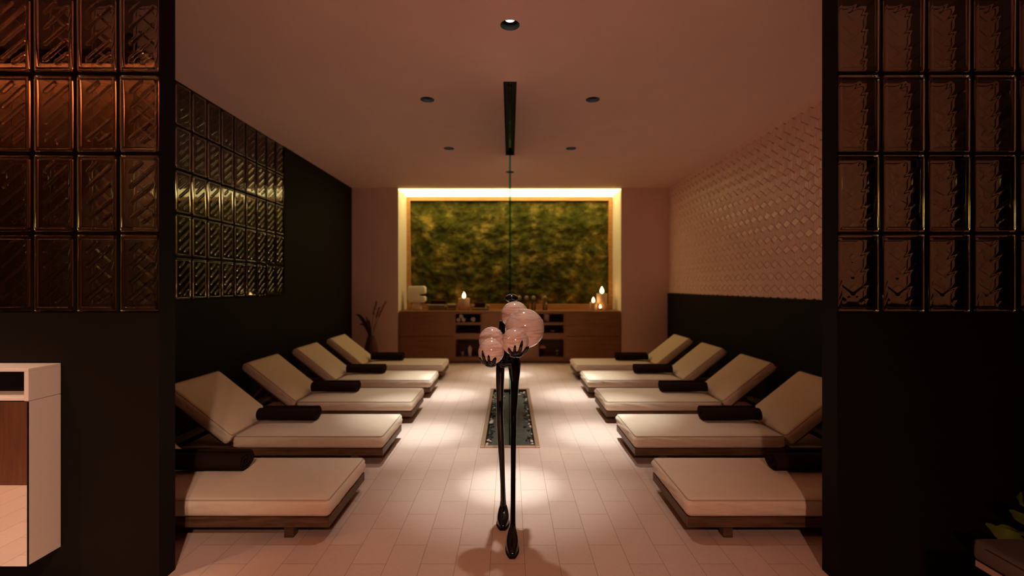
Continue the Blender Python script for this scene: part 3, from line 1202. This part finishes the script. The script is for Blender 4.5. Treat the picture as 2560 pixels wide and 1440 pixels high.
mb = extrude(stem, YT - .085, YT + .085, 0)
build('stem', mb, M['plaster'], t, bevel=.012, smooth=True)


def folded(name, label, x0, x1, y0, y1, z0, h, mat, layers, group=None):
    mb = MB()
    lh = h / layers
    for k in range(layers):
        e = .012 * math.sin(k * 2.3)
        n = 10
        prof = []
        for i in range(n + 1):
            a = -PI / 2 + PI * i / n
            prof.append((math.cos(a) * lh / 2, z0 + lh * (k + .5) + math.sin(a) * lh / 2))
        # rounded fold on the front, layered
        vs, fs = [], []
        m = len(prof)
        ring = [(y0 + lh / 2 - c, zz) for c, zz in prof] + [(y1 - .004, prof[-1][1]), (y1 - .004, prof[0][1])]
        q = len(ring)
        xsn = [x0 + e + (x1 - x0 - .02) * i / 8 for i in range(9)]
        for x in xsn:
            for yy, zz in ring:
                vs.append((x, yy, zz))
        for i in range(8):
            for j in range(q):
                j2 = (j + 1) % q
                fs.append((i * q + j, i * q + j2, (i + 1) * q + j2, (i + 1) * q + j))
        fs += [tuple(range(q)), tuple(reversed(range(8 * q, 9 * q)))]
        mb.add(vs, fs, False)
    o = build(name, mb, mat, loc=((x0 + x1) / 2, (y0 + y1) / 2, z0))
    return tag(o, label, 'towel', group)


folded('folded_towel', 'wide folded grey towel beside the notched table lamp', tx(1072), tx(1118), YT - .1, YT + .12, ZT, .115, M['linen'], 3, 'folded towels on the sideboard')
folded('folded_towel', 'narrow folded grey towel touching the single thick candle', tx(1119.5), tx(1142), YT - .1, YT + .1, ZT, .125, M['linen'], 2, 'folded towels on the sideboard')
folded('folded_towel', 'dark red folded cloth lying on the wide grey towel', tx(1077), tx(1117), YT - .06, YT + .12, ZT + .1155, .08, M['darkcloth'], 2, 'folded towels on the sideboard')
t = thing('tray', 'shallow pale tray holding a dark cloth beside the single candle', 'tray', (tx(1201), YT, ZT))
mb = MB().box(tx(1180), tx(1222), YT - .12, YT + .12, ZT, ZT + .05)
build('base', mb, M['linen'], t, bevel=.01)
for xx in (tx(1181.5), tx(1220.5)):
    mb = MB().tube([(xx, YT - .10, ZT + .075), (xx, YT + .10, ZT + .075)], .030, 14)
    build('rolled_edge', mb, M['linen'], t)
folded('folded_towel', 'dark folded cloth lying on the shallow pale tray', tx(1187), tx(1215), YT - .09, YT + .09, ZT + .0505, .105, M['darkcloth'], 3, 'folded towels on the sideboard')

gl = ['partly behind the black head', 'second from the black head', 'third from the black head', 'standing apart towards the candles']
proto = None
for k, px in enumerate((1298.5, 1316.5, 1333.8, 1362.6)):
    x = tx(px)
    if proto is None:
        proto = thing('glass_bottle', '', 'bottle', (x, YT, ZT), 'stoppered bottles on the sideboard')
        mb = MB().lathe([(0.040, 0), (.044, .006), (.044, .13), (.036, .155), (.022, .172), (.022, .195), (.018, .195), (.018, .172), (.032, .152), (.039, .13), (.039, .008), (0, .008)], (x, YT, ZT), 24)
        build('glass', mb, M['crystal'], proto)
        mb = MB().lathe([(.016, .1955), (.030, .2), (.040, .222), (.038, .25), (.026, .274), (0, .284)], (x, YT, ZT), 24)
        build('stopper', mb, M['linen'], proto)
        o = proto
    else:
        o = copy_tree(proto)
        o.location.x = x
    o['label'] = 'clear bottle with pale round stopper on the sideboard, ' + gl[k]

# things on the open shelves
YS = YB + .16
KS = YS / F
qx = lambda px: (px - VX) * KS
qz = lambda py: CAMZ - (py - VY) * KS
z1, z2, z3 = sz(806) + .001, sz(833.5) + .001, sz(893) + .001


def roll_small(label, px, zb, r, group='small rolled towels on the shelf'):
    x = qx(px)
    mb = MB()
    pts = []
    n = 40
    vs, fs = [], []
    for yy in (YS - .12, YS + .14):
        for k in range(n + 1):
            a = k / n * 2.4 * 2 * PI
            rad = r * (1 - .34 * k / n * 2.2)
            for q in (0, .012):
                vs.append((x + (rad - q) * math.cos(a - PI / 2), yy, zb + r + (rad - q) * math.sin(a - PI / 2)))
    m = (n + 1) * 2
    for k in range(n):
        a = k * 2
        fs += [(a, a + 2, a + m + 2, a + m), (a + 1, a + m + 1, a + m + 3, a + 3), (a, a + 1, a + 3, a + 2), (a + m, a + m + 2, a + m + 3, a + m + 1)]
    fs += [(0, m, m + 1, 1), (n * 2, n * 2 + 1, n * 2 + 1 + m, n * 2 + m)]
    mb.add(vs, fs, True)
    o = build('rolled_cloth', mb, M['ceramic'], loc=(x, YS, zb))
    return tag(o, label, 'rolled cloth', group)


R = .042
roll_small('small rolled white cloth, lower one nearer the drawers in the stack of three', 1147.3, z1, R)
roll_small('small rolled white cloth, lower one nearer the single roll in the stack of three', 1159.5, z1, R)
roll_small('small rolled white cloth on top of the stack of three', 1153.4, z1 + R * 1.66, R * .92)
roll_small('small rolled white cloth lying alone on the upper shelf', 1183, z1, .048)


def turned(name, label, cat, px, zb, prof, mat, extra=None):
    x = qx(px)
    t = thing(name, label, cat, (x, YS, zb))
    build('body', MB().lathe(prof, (x, YS, zb), 24), mat, t)
    return t, x


t, x = turned('bottle', 'pale bottle with a narrow neck on the bottom shelf near the left drawers', 'bottle', 1175, z3, [(.03, 0), (.034, .01), (.034, .07), (.040, .11), (.044, .14), (.03, .165), (.014, .18), (.014, .20)], M['ceramic'])
build('cap', MB().lathe([(.016, .2005), (.016, .225), (.014, .228)], (x, YS, z3), 20), M['amber'], t)
t, x = turned('jar', 'short clear-grey jar beside the pale bottle on the bottom shelf', 'jar', 1156.5, z3, [(.028, 0), (.032, .006), (.032, .075), (.028, .085)], M['linen'])
build('lid', MB().lathe([(.03, .0855), (.03, .1), (.026, .103)], (x, YS, z3), 20), M['amber'], t)
t, x = turned('canister', 'pink canister on the top shelf beside the pink globes', 'canister', 1366, z1, [(.052, 0), (.056, .006), (.056, .125), (.052, .13)], M['pinkcloth'])
build('lid', MB().lathe([(.054, .1305), (.054, .142), (.05, .145)], (x, YS, z1), 24), M['pinkcloth'], t)
t, x = turned('bowl', 'small pale bowl on the middle shelf near the right drawers', 'bowl', 1381, z2, [(.02, 0), (.024, .004), (.045, .04), (.042, .04), (.02, .010), (0, .009)], M['ceramic'])
t, x = turned('flower_vase', 'narrow glass vase with an orange blossom on the bottom shelf', 'vase', 1357, z3, [(.024, 0), (.026, .005), (.022, .05), (.026, .10), (.023, .10), (.018, .05), (0, .008)], M['crystal'])
mb = MB()
for k in range(26):
    a, b = k * 2.4, .15 + (k / 26) * 1.5
    c = Vector((x + .042 * math.sin(b) * math.cos(a), YS + .042 * math.sin(b) * math.sin(a), z3 + .155 + .035 * math.cos(b)))
    mb.ball(c, .022, .022, .016, 8, 6)
build('blossom', mb, M['orange'], t)
build('stem', MB().tube([(x, YS, z3 + .012), (x + .004, YS, z3 + .14)], .004, 8), M['driedgreen'], t)
t, x = turned('jar', 'round amber jar beside the orange blossom on the bottom shelf', 'jar', 1393, z3, [(.03, 0), (.042, .02), (.046, .05), (.038, .08), (.022, .09)], M['amber'])
build('lid', MB().lathe([(.024, .0905), (.024, .105), (.02, .11)], (x, YS, z3), 20), M['ceramic'], t)

# dried plants in the corner
VYp = 8.38
KV = VYp / F
vx = lambda px: (px - VX) * KV
vz = lambda py: CAMZ - (py - VY) * KV
x = vx(928)
t = thing('plant_vase', 'brown clay floor vase with dried plumes in the back corner', 'vase', (x, VYp, 0))
hz = vz(841)
mb = MB().lathe([(.07, 0), (.10, .03), (.125, .18), (.115, .34), (.08, hz - .06), (.066, hz - .02), (.072, hz), (.064, hz), (.058, hz - .03), (0, hz - .06)], (x, VYp, 0), 32)
build('body', mb, M['vase'], t)


def curve_pts(a, b, c, n=14):
    a, b, c = Vector(a), Vector(b), Vector(c)
    return [(1 - s) ** 2 * a + 2 * s * (1 - s) * b + s * s * c for s in [i / n for i in range(n + 1)]]


rng = random.Random(11)


def plume(tip, mid, fluff):
    base = (x + rng.uniform(-.02, .02), VYp + rng.uniform(-.02, .02), hz - .1)
    pts = curve_pts(base, mid, tip, 18)
    st = build('stalk', MB().tube(pts, .0045, 6), M['dried'], t)
    mb = MB()
    for p in pts[-fluff:]:
        for q in range(16):
            d = Vector((rng.uniform(-1, 1), rng.uniform(-1, 1), rng.uniform(.2, 1.6))).normalized() * rng.uniform(.03, .075)
            e = p + d
            w = Vector((-d.y, d.x, 0)).normalized() * .006
            mb.add([p - w, p + w, e], [(0, 1, 2)])
    if fluff:
        build('plume', mb, M['dried'], st)


def blade(tip, mid, wd, mat):
    base = (x + rng.uniform(-.02, .02), VYp + rng.uniform(-.02, .02), hz - .08)
    pts = curve_pts(base, mid, tip, 16)
    vs, fs = [], []
    for i, p in enumerate(pts):
        d = (pts[min(i + 1, 16)] - pts[max(i - 1, 0)]).normalized()
        s = d.cross(Vector((0, 1, .3))).normalized() * wd * math.sin(PI * (.08 + .92 * i / 16)) ** .8
        vs += [p - s, p + Vector((0, .006, 0)), p + s]
    for i in range(16):
        fs += [(i * 3, i * 3 + 1, i * 3 + 4, i * 3 + 3), (i * 3 + 1, i * 3 + 2, i * 3 + 5, i * 3 + 4)]
    build('leaf', MB().add(vs, fs, True), mat, t)


P3 = lambda px, py, dy=0: (vx(px), VYp + dy, vz(py))
plume(P3(941, 757), P3(928, 800), 7)
plume(P3(964, 758), P3(940, 800), 8)
plume(P3(950, 772, -.05), P3(934, 812), 6)
blade(P3(889, 788), P3(905, 780), .035, M['driedgreen'])
blade(P3(901, 812, -.06), P3(915, 800), .03, M['driedgreen'])
blade(P3(921, 798, .05), P3(922, 820), .03, M['driedgreen'])
blade(P3(914, 790, .04), P3(920, 815), .03, M['dried'])

# ------------------------------------------------------------------ walking figure
FX = -.005
fig = thing('figure_sculpture', 'glossy black striding figure sculpture carrying pink marbled globes', 'sculpture', (.005, 2.64, 0))
mb = MB()
G = {'A': (1287, 787.5, 34.5, 2.78), 'B': (1311.5, 821, 49.3, 2.65), 'C': (1288, 854, 34.3, 2.50), 'D': (1229, 849.5, 32.3, 2.745), 'E': (1228, 878.5, 32.6, 2.58)}
GS = {}
for k, (gx, gy, gr, Y) in G.items():
    GS[k] = (W(gx, gy, Y), gr * Y / F)
T_ = lambda *r: mb.tube([W(a, b, y) for a, b, y, _ in r], [w / 2 * y / F for _, _, y, w in r], 16)
# legs: (px, py, distance, width in px)
T_((1252, 900, 2.90, 22), (1250.5, 925, 2.90, 22), (1250, 960, 2.90, 20), (1250, 1000, 2.90, 17.5), (1249.8, 1035, 2.895, 16.5), (1250.6, 1060, 2.895, 18), (1252.3, 1100, 2.895, 17.5),
   (1255, 1160, 2.895, 14), (1257, 1210, 2.895, 12.5), (1258, 1250, 2.90, 14), (1257.5, 1275, 2.905, 21))
T_((1283, 893, 2.89, 30), (1285.5, 912, 2.885, 33), (1286.5, 930, 2.88, 29), (1286.8, 955, 2.87, 21), (1285.5, 1000, 2.845, 18), (1284, 1040, 2.82, 15.5), (1284, 1055, 2.81, 16),
   (1283.5, 1100, 2.785, 14.2), (1283, 1180, 2.73, 12.8), (1282.5, 1260, 2.68, 12.8), (1282, 1310, 2.65, 14.5), (1281.5, 1332, 2.635, 21))
# pelvis, trunk, neck
mb.ball(W(1270, 905, 2.895), .066, .050, .036)
T_((1270, 908, 2.895, 40), (1271, 885, 2.900, 34), (1273, 862, 2.905, 34), (1275, 835, 2.905, 43), (1276, 808, 2.905, 47), (1277, 788, 2.900, 36), (1278, 772, 2.890, 18), (1279, 757, 2.885, 15), (1279, 748, 2.885, 15))
mb.ball(W(1279.3, 745.5, 2.885), 16.8 * 2.885 / F, 17.5 * 2.885 / F, 10.6 * 2.885 / F, 28, 18)
# arms
hE, hC = W(1226, 903.5, 2.575), W(1291, 880.5, 2.505)
def arm(sh, el, wr, hand):
    mb.tube([sh, (Vector(sh) * .5 + Vector(el) * .5), el, (Vector(el) * .5 + Vector(wr) * .5), wr, hand], [.022, .019, .016, .014, .010, .012], 14)
arm(W(1257, 803, 2.905), W(1250, 868, 2.940), W(1231, 900, 2.68), hE)
arm(W(1297, 803, 2.905), W(1301, 866, 2.940), W(1296, 884, 2.60), hC)


def on_globe(key, dx, dy, lift):
    """point on the near side of a globe, given as pixels from its middle"""
    c, r = GS[key]
    Y = G[key][3]
    u, v = dx * Y / F, -dy * Y / F
    q = math.hypot(u, v)
    if q > r * .985:
        u, v = u / q * r * .985, v / q * r * .985
    d = Vector((u, -math.sqrt(max(0, r * r - u * u - v * v)), v)).normalized()
    return c + d * (r + lift)


def finger(key, pts, r0):
    ps = [on_globe(key, a, b, r0 * .35) for a, b in pts]
    fine = []
    for i in range(len(ps) - 1):
        for s in range(5):
            p = ps[i].lerp(ps[i + 1], s / 5)
            c, r = GS[key]
            d = p - c
            fine.append(c + d.normalized() * (r + r0 * .35))
    fine.append(ps[-1])
    n = len(fine)
    rad = [1.3 * r0 * (1 - .38 * i / n) if i < n - 3 else 1.3 * r0 * (.56, .45, .25)[i - n + 3] for i in range(n)]
    mb.tube(fine, rad, 10)


# hand under globe E: four fingers, thumb to the side
finger('E', [(-5, 31), (-13, 22), (-17, 8), (-19.5, -7)], .0085)
finger('E', [(-2, 31), (-4, 22), (-4.5, 12), (-5, 3)], .0078)
finger('E', [(3, 31), (5, 22), (7.5, 17), (10, 10)], .0080)
finger('E', [(4, 31), (9, 23), (11, 16), (12, 9.5)], .0068)
finger('E', [(-8, 32), (-19, 25), (-25, 17), (-27.5, 11)], .0072)
c, r = GS['E']
mb.ball(c + Vector((-.002, -.022, -r + .004)), .034, .040, .016)
mb.ball(c + Vector((-.002, -.048, -r + .014)), .030, .016, .013)
# hand under globe C
finger('C', [(-2, 29), (-11, 23), (-14.5, 16), (-16, 10.5)], .0085)
finger('C', [(-1, 29), (-1.5, 20), (-1, 11), (-.5, 3)], .0078)
finger('C', [(4, 29), (10, 20), (13, 8), (16, -7)], .0090)
finger('C', [(8, 29), (20, 23), (25, 15), (27.5, 9)], .0078)
finger('C', [(9, 31), (22, 26), (29, 17), (32, 9)], .0074)
c, r = GS['C']
mb.ball(c + Vector((.004, -.024, -r + .006)), .036, .040, .016)
mb.ball(c + Vector((.002, -.050, -r + .018)), .030, .014, .012)
body = build('body', mb, M['lacquer'], fig)
rm = body.modifiers.new('remesh', 'REMESH')
rm.mode, rm.voxel_size, rm.use_smooth_shade = 'VOXEL', .0032, True
sm = body.modifiers.new('smooth', 'SMOOTH')
sm.factor, sm.iterations = .5, 4


def shoe(toe_px, toe_py, heel_back, ank, wpx, lift):
    """narrow glossy shoe pointing at the camera: cross-sections from toe to heel"""
    ty = CAMZ * F / (toe_py - VY)
    tip = W(toe_px, toe_py, ty)
    k = ty / F
    secs = []          # (distance behind tip, half width, height, side shift)
    Ln = heel_back
    hw = wpx / 2 * k * 1.12
    for f, w, h in ((0, .34, .020), (.05, .50, .030), (.14, .68, .040), (.28, .90, .048), (.44, 1.0, .058), (.58, .96, .070), (.70, .84, .088), (.82, .64, .098), (.94, .46, .098), (1.0, .3, .090)):
        secs.append((f * Ln, w * hw, h, (ank - toe_px) * k * f))
    vs, fs = [], []
    n = 18
    for d, w, h, sh in secs:
        for i in range(n):
            a = 2 * PI * i / n
            c, s = math.cos(a), math.sin(a)
            zz = h * (.5 + .5 * math.copysign(abs(s) ** .8, s))
            xx = w * math.copysign(abs(c) ** .55, c) * (1.06 if zz < .014 else 1)
            vs.append((tip.x + sh + xx, ty + d, zz + lift))
    for j in range(len(secs) - 1):
        for i in range(n):
            i2 = (i + 1) % n
            fs.append((j * n + i, j * n + i2, (j + 1) * n + i2, (j + 1) * n + i))
    fs += [tuple(range(n)), tuple(reversed(range((len(secs) - 1) * n, len(secs) * n)))]
    up = MB().add(vs, fs, True)
    s = build('shoe', up, M['lacquer'], fig)
    sb_ = MB()
    o1, o2 = [], []
    for d, w, h, sh in secs:
        o1.append((tip.x + sh - w * 1.10, ty + d - .002))
        o2.append((tip.x + sh + w * 1.10, ty + d - .002))
    ring = o1 + o2[::-1]
    m = len(ring)
    vv = [(a, b, .0) for a, b in ring] + [(a, b, .009) for a, b in ring]
    ff = [tuple(range(m)), tuple(reversed(range(m, 2 * m)))] + [(i, (i + 1) % m, m + (i + 1) % m, m + i) for i in range(m)]
    sb_.add(vv, ff)
    build('sole', sb_, M['black'], s)


shoe(1280.5, 1397.5, .180, 1281.5, 29, .004)
shoe(1256.5, 1326.5, .168, 1258, 28, .004)
for k in 'ABCDE':
    c, r = GS[k]
    o = build('globe', MB().ball(c, r, r, r, 64, 40), M['marble'], fig)

# ------------------------------------------------------------------ front room
# mirrored shelf cabinet on the partition
CY, CX, CZ0, CZ1 = 2.124, -2.186, .180, 1.073
t = thing('wall_cabinet', 'white wall cabinet with an open slot above a mirror front', 'cabinet', (-2.9, PY0, .18))
mb = MB()
th = .014
zs = .935
L0 = -3.6
mb.box(L0, CX, CY, PY0 - .001, CZ1 - th, CZ1)                       # top
mb.box(CX - .020, CX, CY, PY0 - .001, zs - .010, CZ1 - th)          # upper side
mb.box(L0, CX - .020, CY, PY0 - .001, zs - .008, zs + .006)         # slot floor
mb.box(CX - .006, CX, CY + .004, PY0 - .001, CZ0, zs - .012)        # lower side
mb.box(L0, L0 + .02, CY, PY0 - .001, CZ0, CZ1 - th)
build('carcass', mb, M['white'], t, bevel=.0015)
mb = MB().box(L0 + .02, CX - .020, PY0 - .02, PY0 - .004, zs + .006, CZ1 - th)
mb.box(CX - .0225, CX - .0205, CY + .006, PY0 - .02, zs + .006, CZ1 - th - .001)
build('slot_back', mb, M['black'], t)
mb = MB().box(L0 + .02, CX - .006, CY + .012, PY0 - .002, CZ0, zs - .012)
build('core', mb, M['black'], t)
mb = MB().box(L0 + .004, CX - .0065, CY, CY + .006, CZ0 - .004, zs - .012)
o = build('mirror_door', mb, M['mirror'], t)
mb = MB().box(CX - .0062, CX + .0, CY + .001, CY + .0035, CZ0, zs - .013)  # black strip standing in for the shadow beside the mirror door
build('gap_shade_strip', mb, M['black'], t)

# bench and plant beyond the other side
t = thing('bench', 'dark grey leather bench with a steel frame before the dark partition', 'bench', (2.5, 1.4, 0))
zb = .45
mb = MB().box(1.835, 3.3, 1.05, 1.86, zb - .082, zb)
s = build('cushion', mb, M['leather'], t, bevel=.016, smooth=True)
ring = [(1.838, 1.053), (3.297, 1.053), (3.297, 1.857), (1.838, 1.857)]
pp = []
for i in range(4):
    a, b = ring[i], ring[(i + 1) % 4]
    for q in range(12):
        pp.append((a[0] + (b[0] - a[0]) * q / 12, a[1] + (b[1] - a[1]) * q / 12, zb - .018))
build('seam', MB().loop_tube(pp, .004, 6), M['black'], s)
mb2 = MB().box(1.84, 1.86, 1.06, 1.85, .342, .366).box(3.275, 3.295, 1.06, 1.85, .342, .366).box(1.86, 3.275, 1.06, 1.08, .342, .366).box(1.86, 3.275, 1.83, 1.85, .342, .366)
build('base_frame', mb2, M['chrome'], t)
for lx in (2.05, 3.05):
    for ly in (1.06, 1.83):
        build('leg', MB().box(lx, lx + .02, ly, ly + .02, 0, .342), M['black'], t)

PX, PYp = 2.52, 2.07
t = thing('potted_plant', 'broad-leaved green plant in a black pot behind the bench', 'plant', (PX, PYp, 0))
mb = MB().lathe([(.11, 0), (.13, .02), (.15, .26), (.14, .26), (.13, .23), (0, .225)], (PX, PYp, 0), 28)
build('pot', mb, M['pot'], t)
build('soil', MB().lathe([(.128, .20), (.128, .228), (0, .232)], (PX, PYp, 0), 24), M['soil'], t)


def broad_leaf(base, mid, tip, wd, roll):
    pts = curve_pts(base, mid, tip, 36)
    n = 36
    vs, fs = [], []
    for i, p in enumerate(pts):
        d = (pts[min(i + 1, n)] - pts[max(i - 1, 0)]).normalized()
        side = d.cross(Vector((0, 1, 0)))
        if side.length < 1e-4:
            side = Vector((1, 0, 0))
        side = Matrix.Rotation(roll, 3, d) @ side.normalized()
        nrm = d.cross(side)
        f = i / n
        prof = .006 / wd if f < .35 else max(.006 / wd, math.sin(PI * min(1, (f - .33) / .67)) ** .5)
        w = wd * prof
        for q in (-1, -.5, 0, .5, 1):
            vs.append(p + side * w * q + nrm * (-.28 * w * (1 - abs(q)) + .012 * math.sin(f * 20) * abs(q) * prof))
    for i in range(n):
        for q in range(4):
            a = i * 5 + q
            fs.append((a, a + 1, a + 6, a + 5))
    build('leaf', MB().add(vs, fs, True), M['leaf'], t)


b0 = (PX, PYp, .23)
lp = lambda px, py, y=2.0: W(px, py, y)
broad_leaf(b0, lp(2590, 1390), lp(2464, 1310), .034, .5)
broad_leaf(b0, lp(2580, 1330, 2.06), lp(2476, 1316, 2.08), .022, -.6)
broad_leaf(b0, lp(2600, 1320, 2.04), lp(2523, 1276, 2.02), .024, .3)
broad_leaf(b0, lp(2600, 1250, 2.1), lp(2541, 1242, 2.02), .034, .2)
broad_leaf(b0, lp(2640, 1240, 2.1), lp(2620, 1180, 2.1), .04, .3)
broad_leaf(b0, lp(2660, 1320, 2.1), lp(2700, 1240, 2.1), .04, -.3)
broad_leaf(b0, lp(2600, 1300, 2.0), lp(2590, 1210, 1.95), .035, .9)

# lamps of the front room
t = thing('ceiling_spot', 'added black ceiling spot bouncing fill light off the entrance floor', 'ceiling light', (.25, .55, CEIL))  # unseen lamp, added so its floor bounce brightens the near ceiling
build('body', MB().lathe([(.05, -.12), (.05, -.03), (.02, -.02), (.02, -.001)], (.25, .55, CEIL), 24), M['black'], t)
spot('bounce_fill_beam', (.25, .55, 3.13), (.25, .5, 0), 420.0, (1.0, .72, .60), 52, .9, .04, t)
t = thing('linear_ceiling_lamp', 'long orange linear ceiling lamp before the red wood screen', 'ceiling light', (-3.9, .94, CEIL))
build('housing', MB().box(-5.0, -2.8, .90, .98, CEIL - .03, CEIL - .001), M['black'], t)
build('baffle', MB().box(-5.0, -2.8, .981, .987, CEIL - .11, CEIL - .001), M['black'], t)  # lip added to keep the diffuser out of the block reflections
build('diffuser', MB().box(-4.98, -2.82, .915, .965, CEIL - .036, CEIL - .0305), M['strip'], t)
t = thing('ceiling_spot', 'black ceiling spot lamp behind the viewer in the front room', 'ceiling light', (.2, -2.0, CEIL))
build('body', MB().lathe([(.07, -.20), (.07, -.03), (.02, -.02), (.02, -.001)], (.2, -2.0, CEIL), 24), M['black'], t)
spot('front_beam', (.2, -2.0, 3.03), (.05, 1.25, 0), 170.0, (1.0, .56, .42), 72, .9, .05, t)
t = thing('ceiling_spot', 'black ceiling spot lamp over the front room mirror cabinet', 'ceiling light', (-2.75, 1.2, CEIL))
build('body', MB().lathe([(.05, -.12), (.05, -.03), (.02, -.02), (.02, -.001)], (-2.75, 1.2, CEIL), 24), M['black'], t)
spot('cabinet_beam', (-2.75, 1.2, 3.13), (-3.1, 1.2, 0), 150.0, (1.0, .85, .72), 80, 1.0, .04, t)
t = thing('ceiling_spot', 'black ceiling spot lamp lighting the white cabinet side', 'ceiling light', (-.2, -.6, CEIL))
build('body', MB().lathe([(.05, -.12), (.05, -.03), (.02, -.02), (.02, -.001)], (-.2, -.6, CEIL), 24), M['black'], t)
spot('side_beam', (-.2, -.6, 3.13), (-2.2, 2.2, .6), 215.0, (1.0, .70, .52), 34, 1.0, .05, t)

# ------------------------------------------------------------------ world, camera, view
w = bpy.data.worlds.new('night')
w.use_nodes = True
w.node_tree.nodes['Background'].inputs['Color'].default_value = (.02, .008, .005, 1)
w.node_tree.nodes['Background'].inputs['Strength'].default_value = .3
SC.world = w
cam = bpy.data.cameras.new('camera')
cam.sensor_fit, cam.sensor_width = 'HORIZONTAL', 36.0
cam.lens = F / 2560 * 36.0
cam.shift_x = (1280 - VX) / 2560
cam.shift_y = (VY - 720) / 2560
cam.clip_start, cam.clip_end = .05, 60
cam.dof.use_dof, cam.dof.focus_distance, cam.dof.aperture_fstop = True, 2.6, 1.2
co = bpy.data.objects.new('camera', cam)
COL.objects.link(co)
co.location = (0, 0, CAMZ)
co.rotation_euler = (PI / 2, 0, 0)
SC.camera = co
vs_ = SC.view_settings
vs_.view_transform, vs_.look, vs_.exposure, vs_.gamma = 'Standard', 'None', 0.75, 1.0
vs_.use_curve_mapping = False
SC.cycles.use_denoising = True
SC.cycles.caustics_reflective = False
SC.cycles.caustics_refractive = False
SC.cycles.sample_clamp_indirect = 4.0
SC.cycles.max_bounces = 16
SC.cycles.diffuse_bounces = 5
SC.cycles.glossy_bounces = 5
SC.cycles.transmission_bounces = 14
SC.cycles.transparent_max_bounces = 16
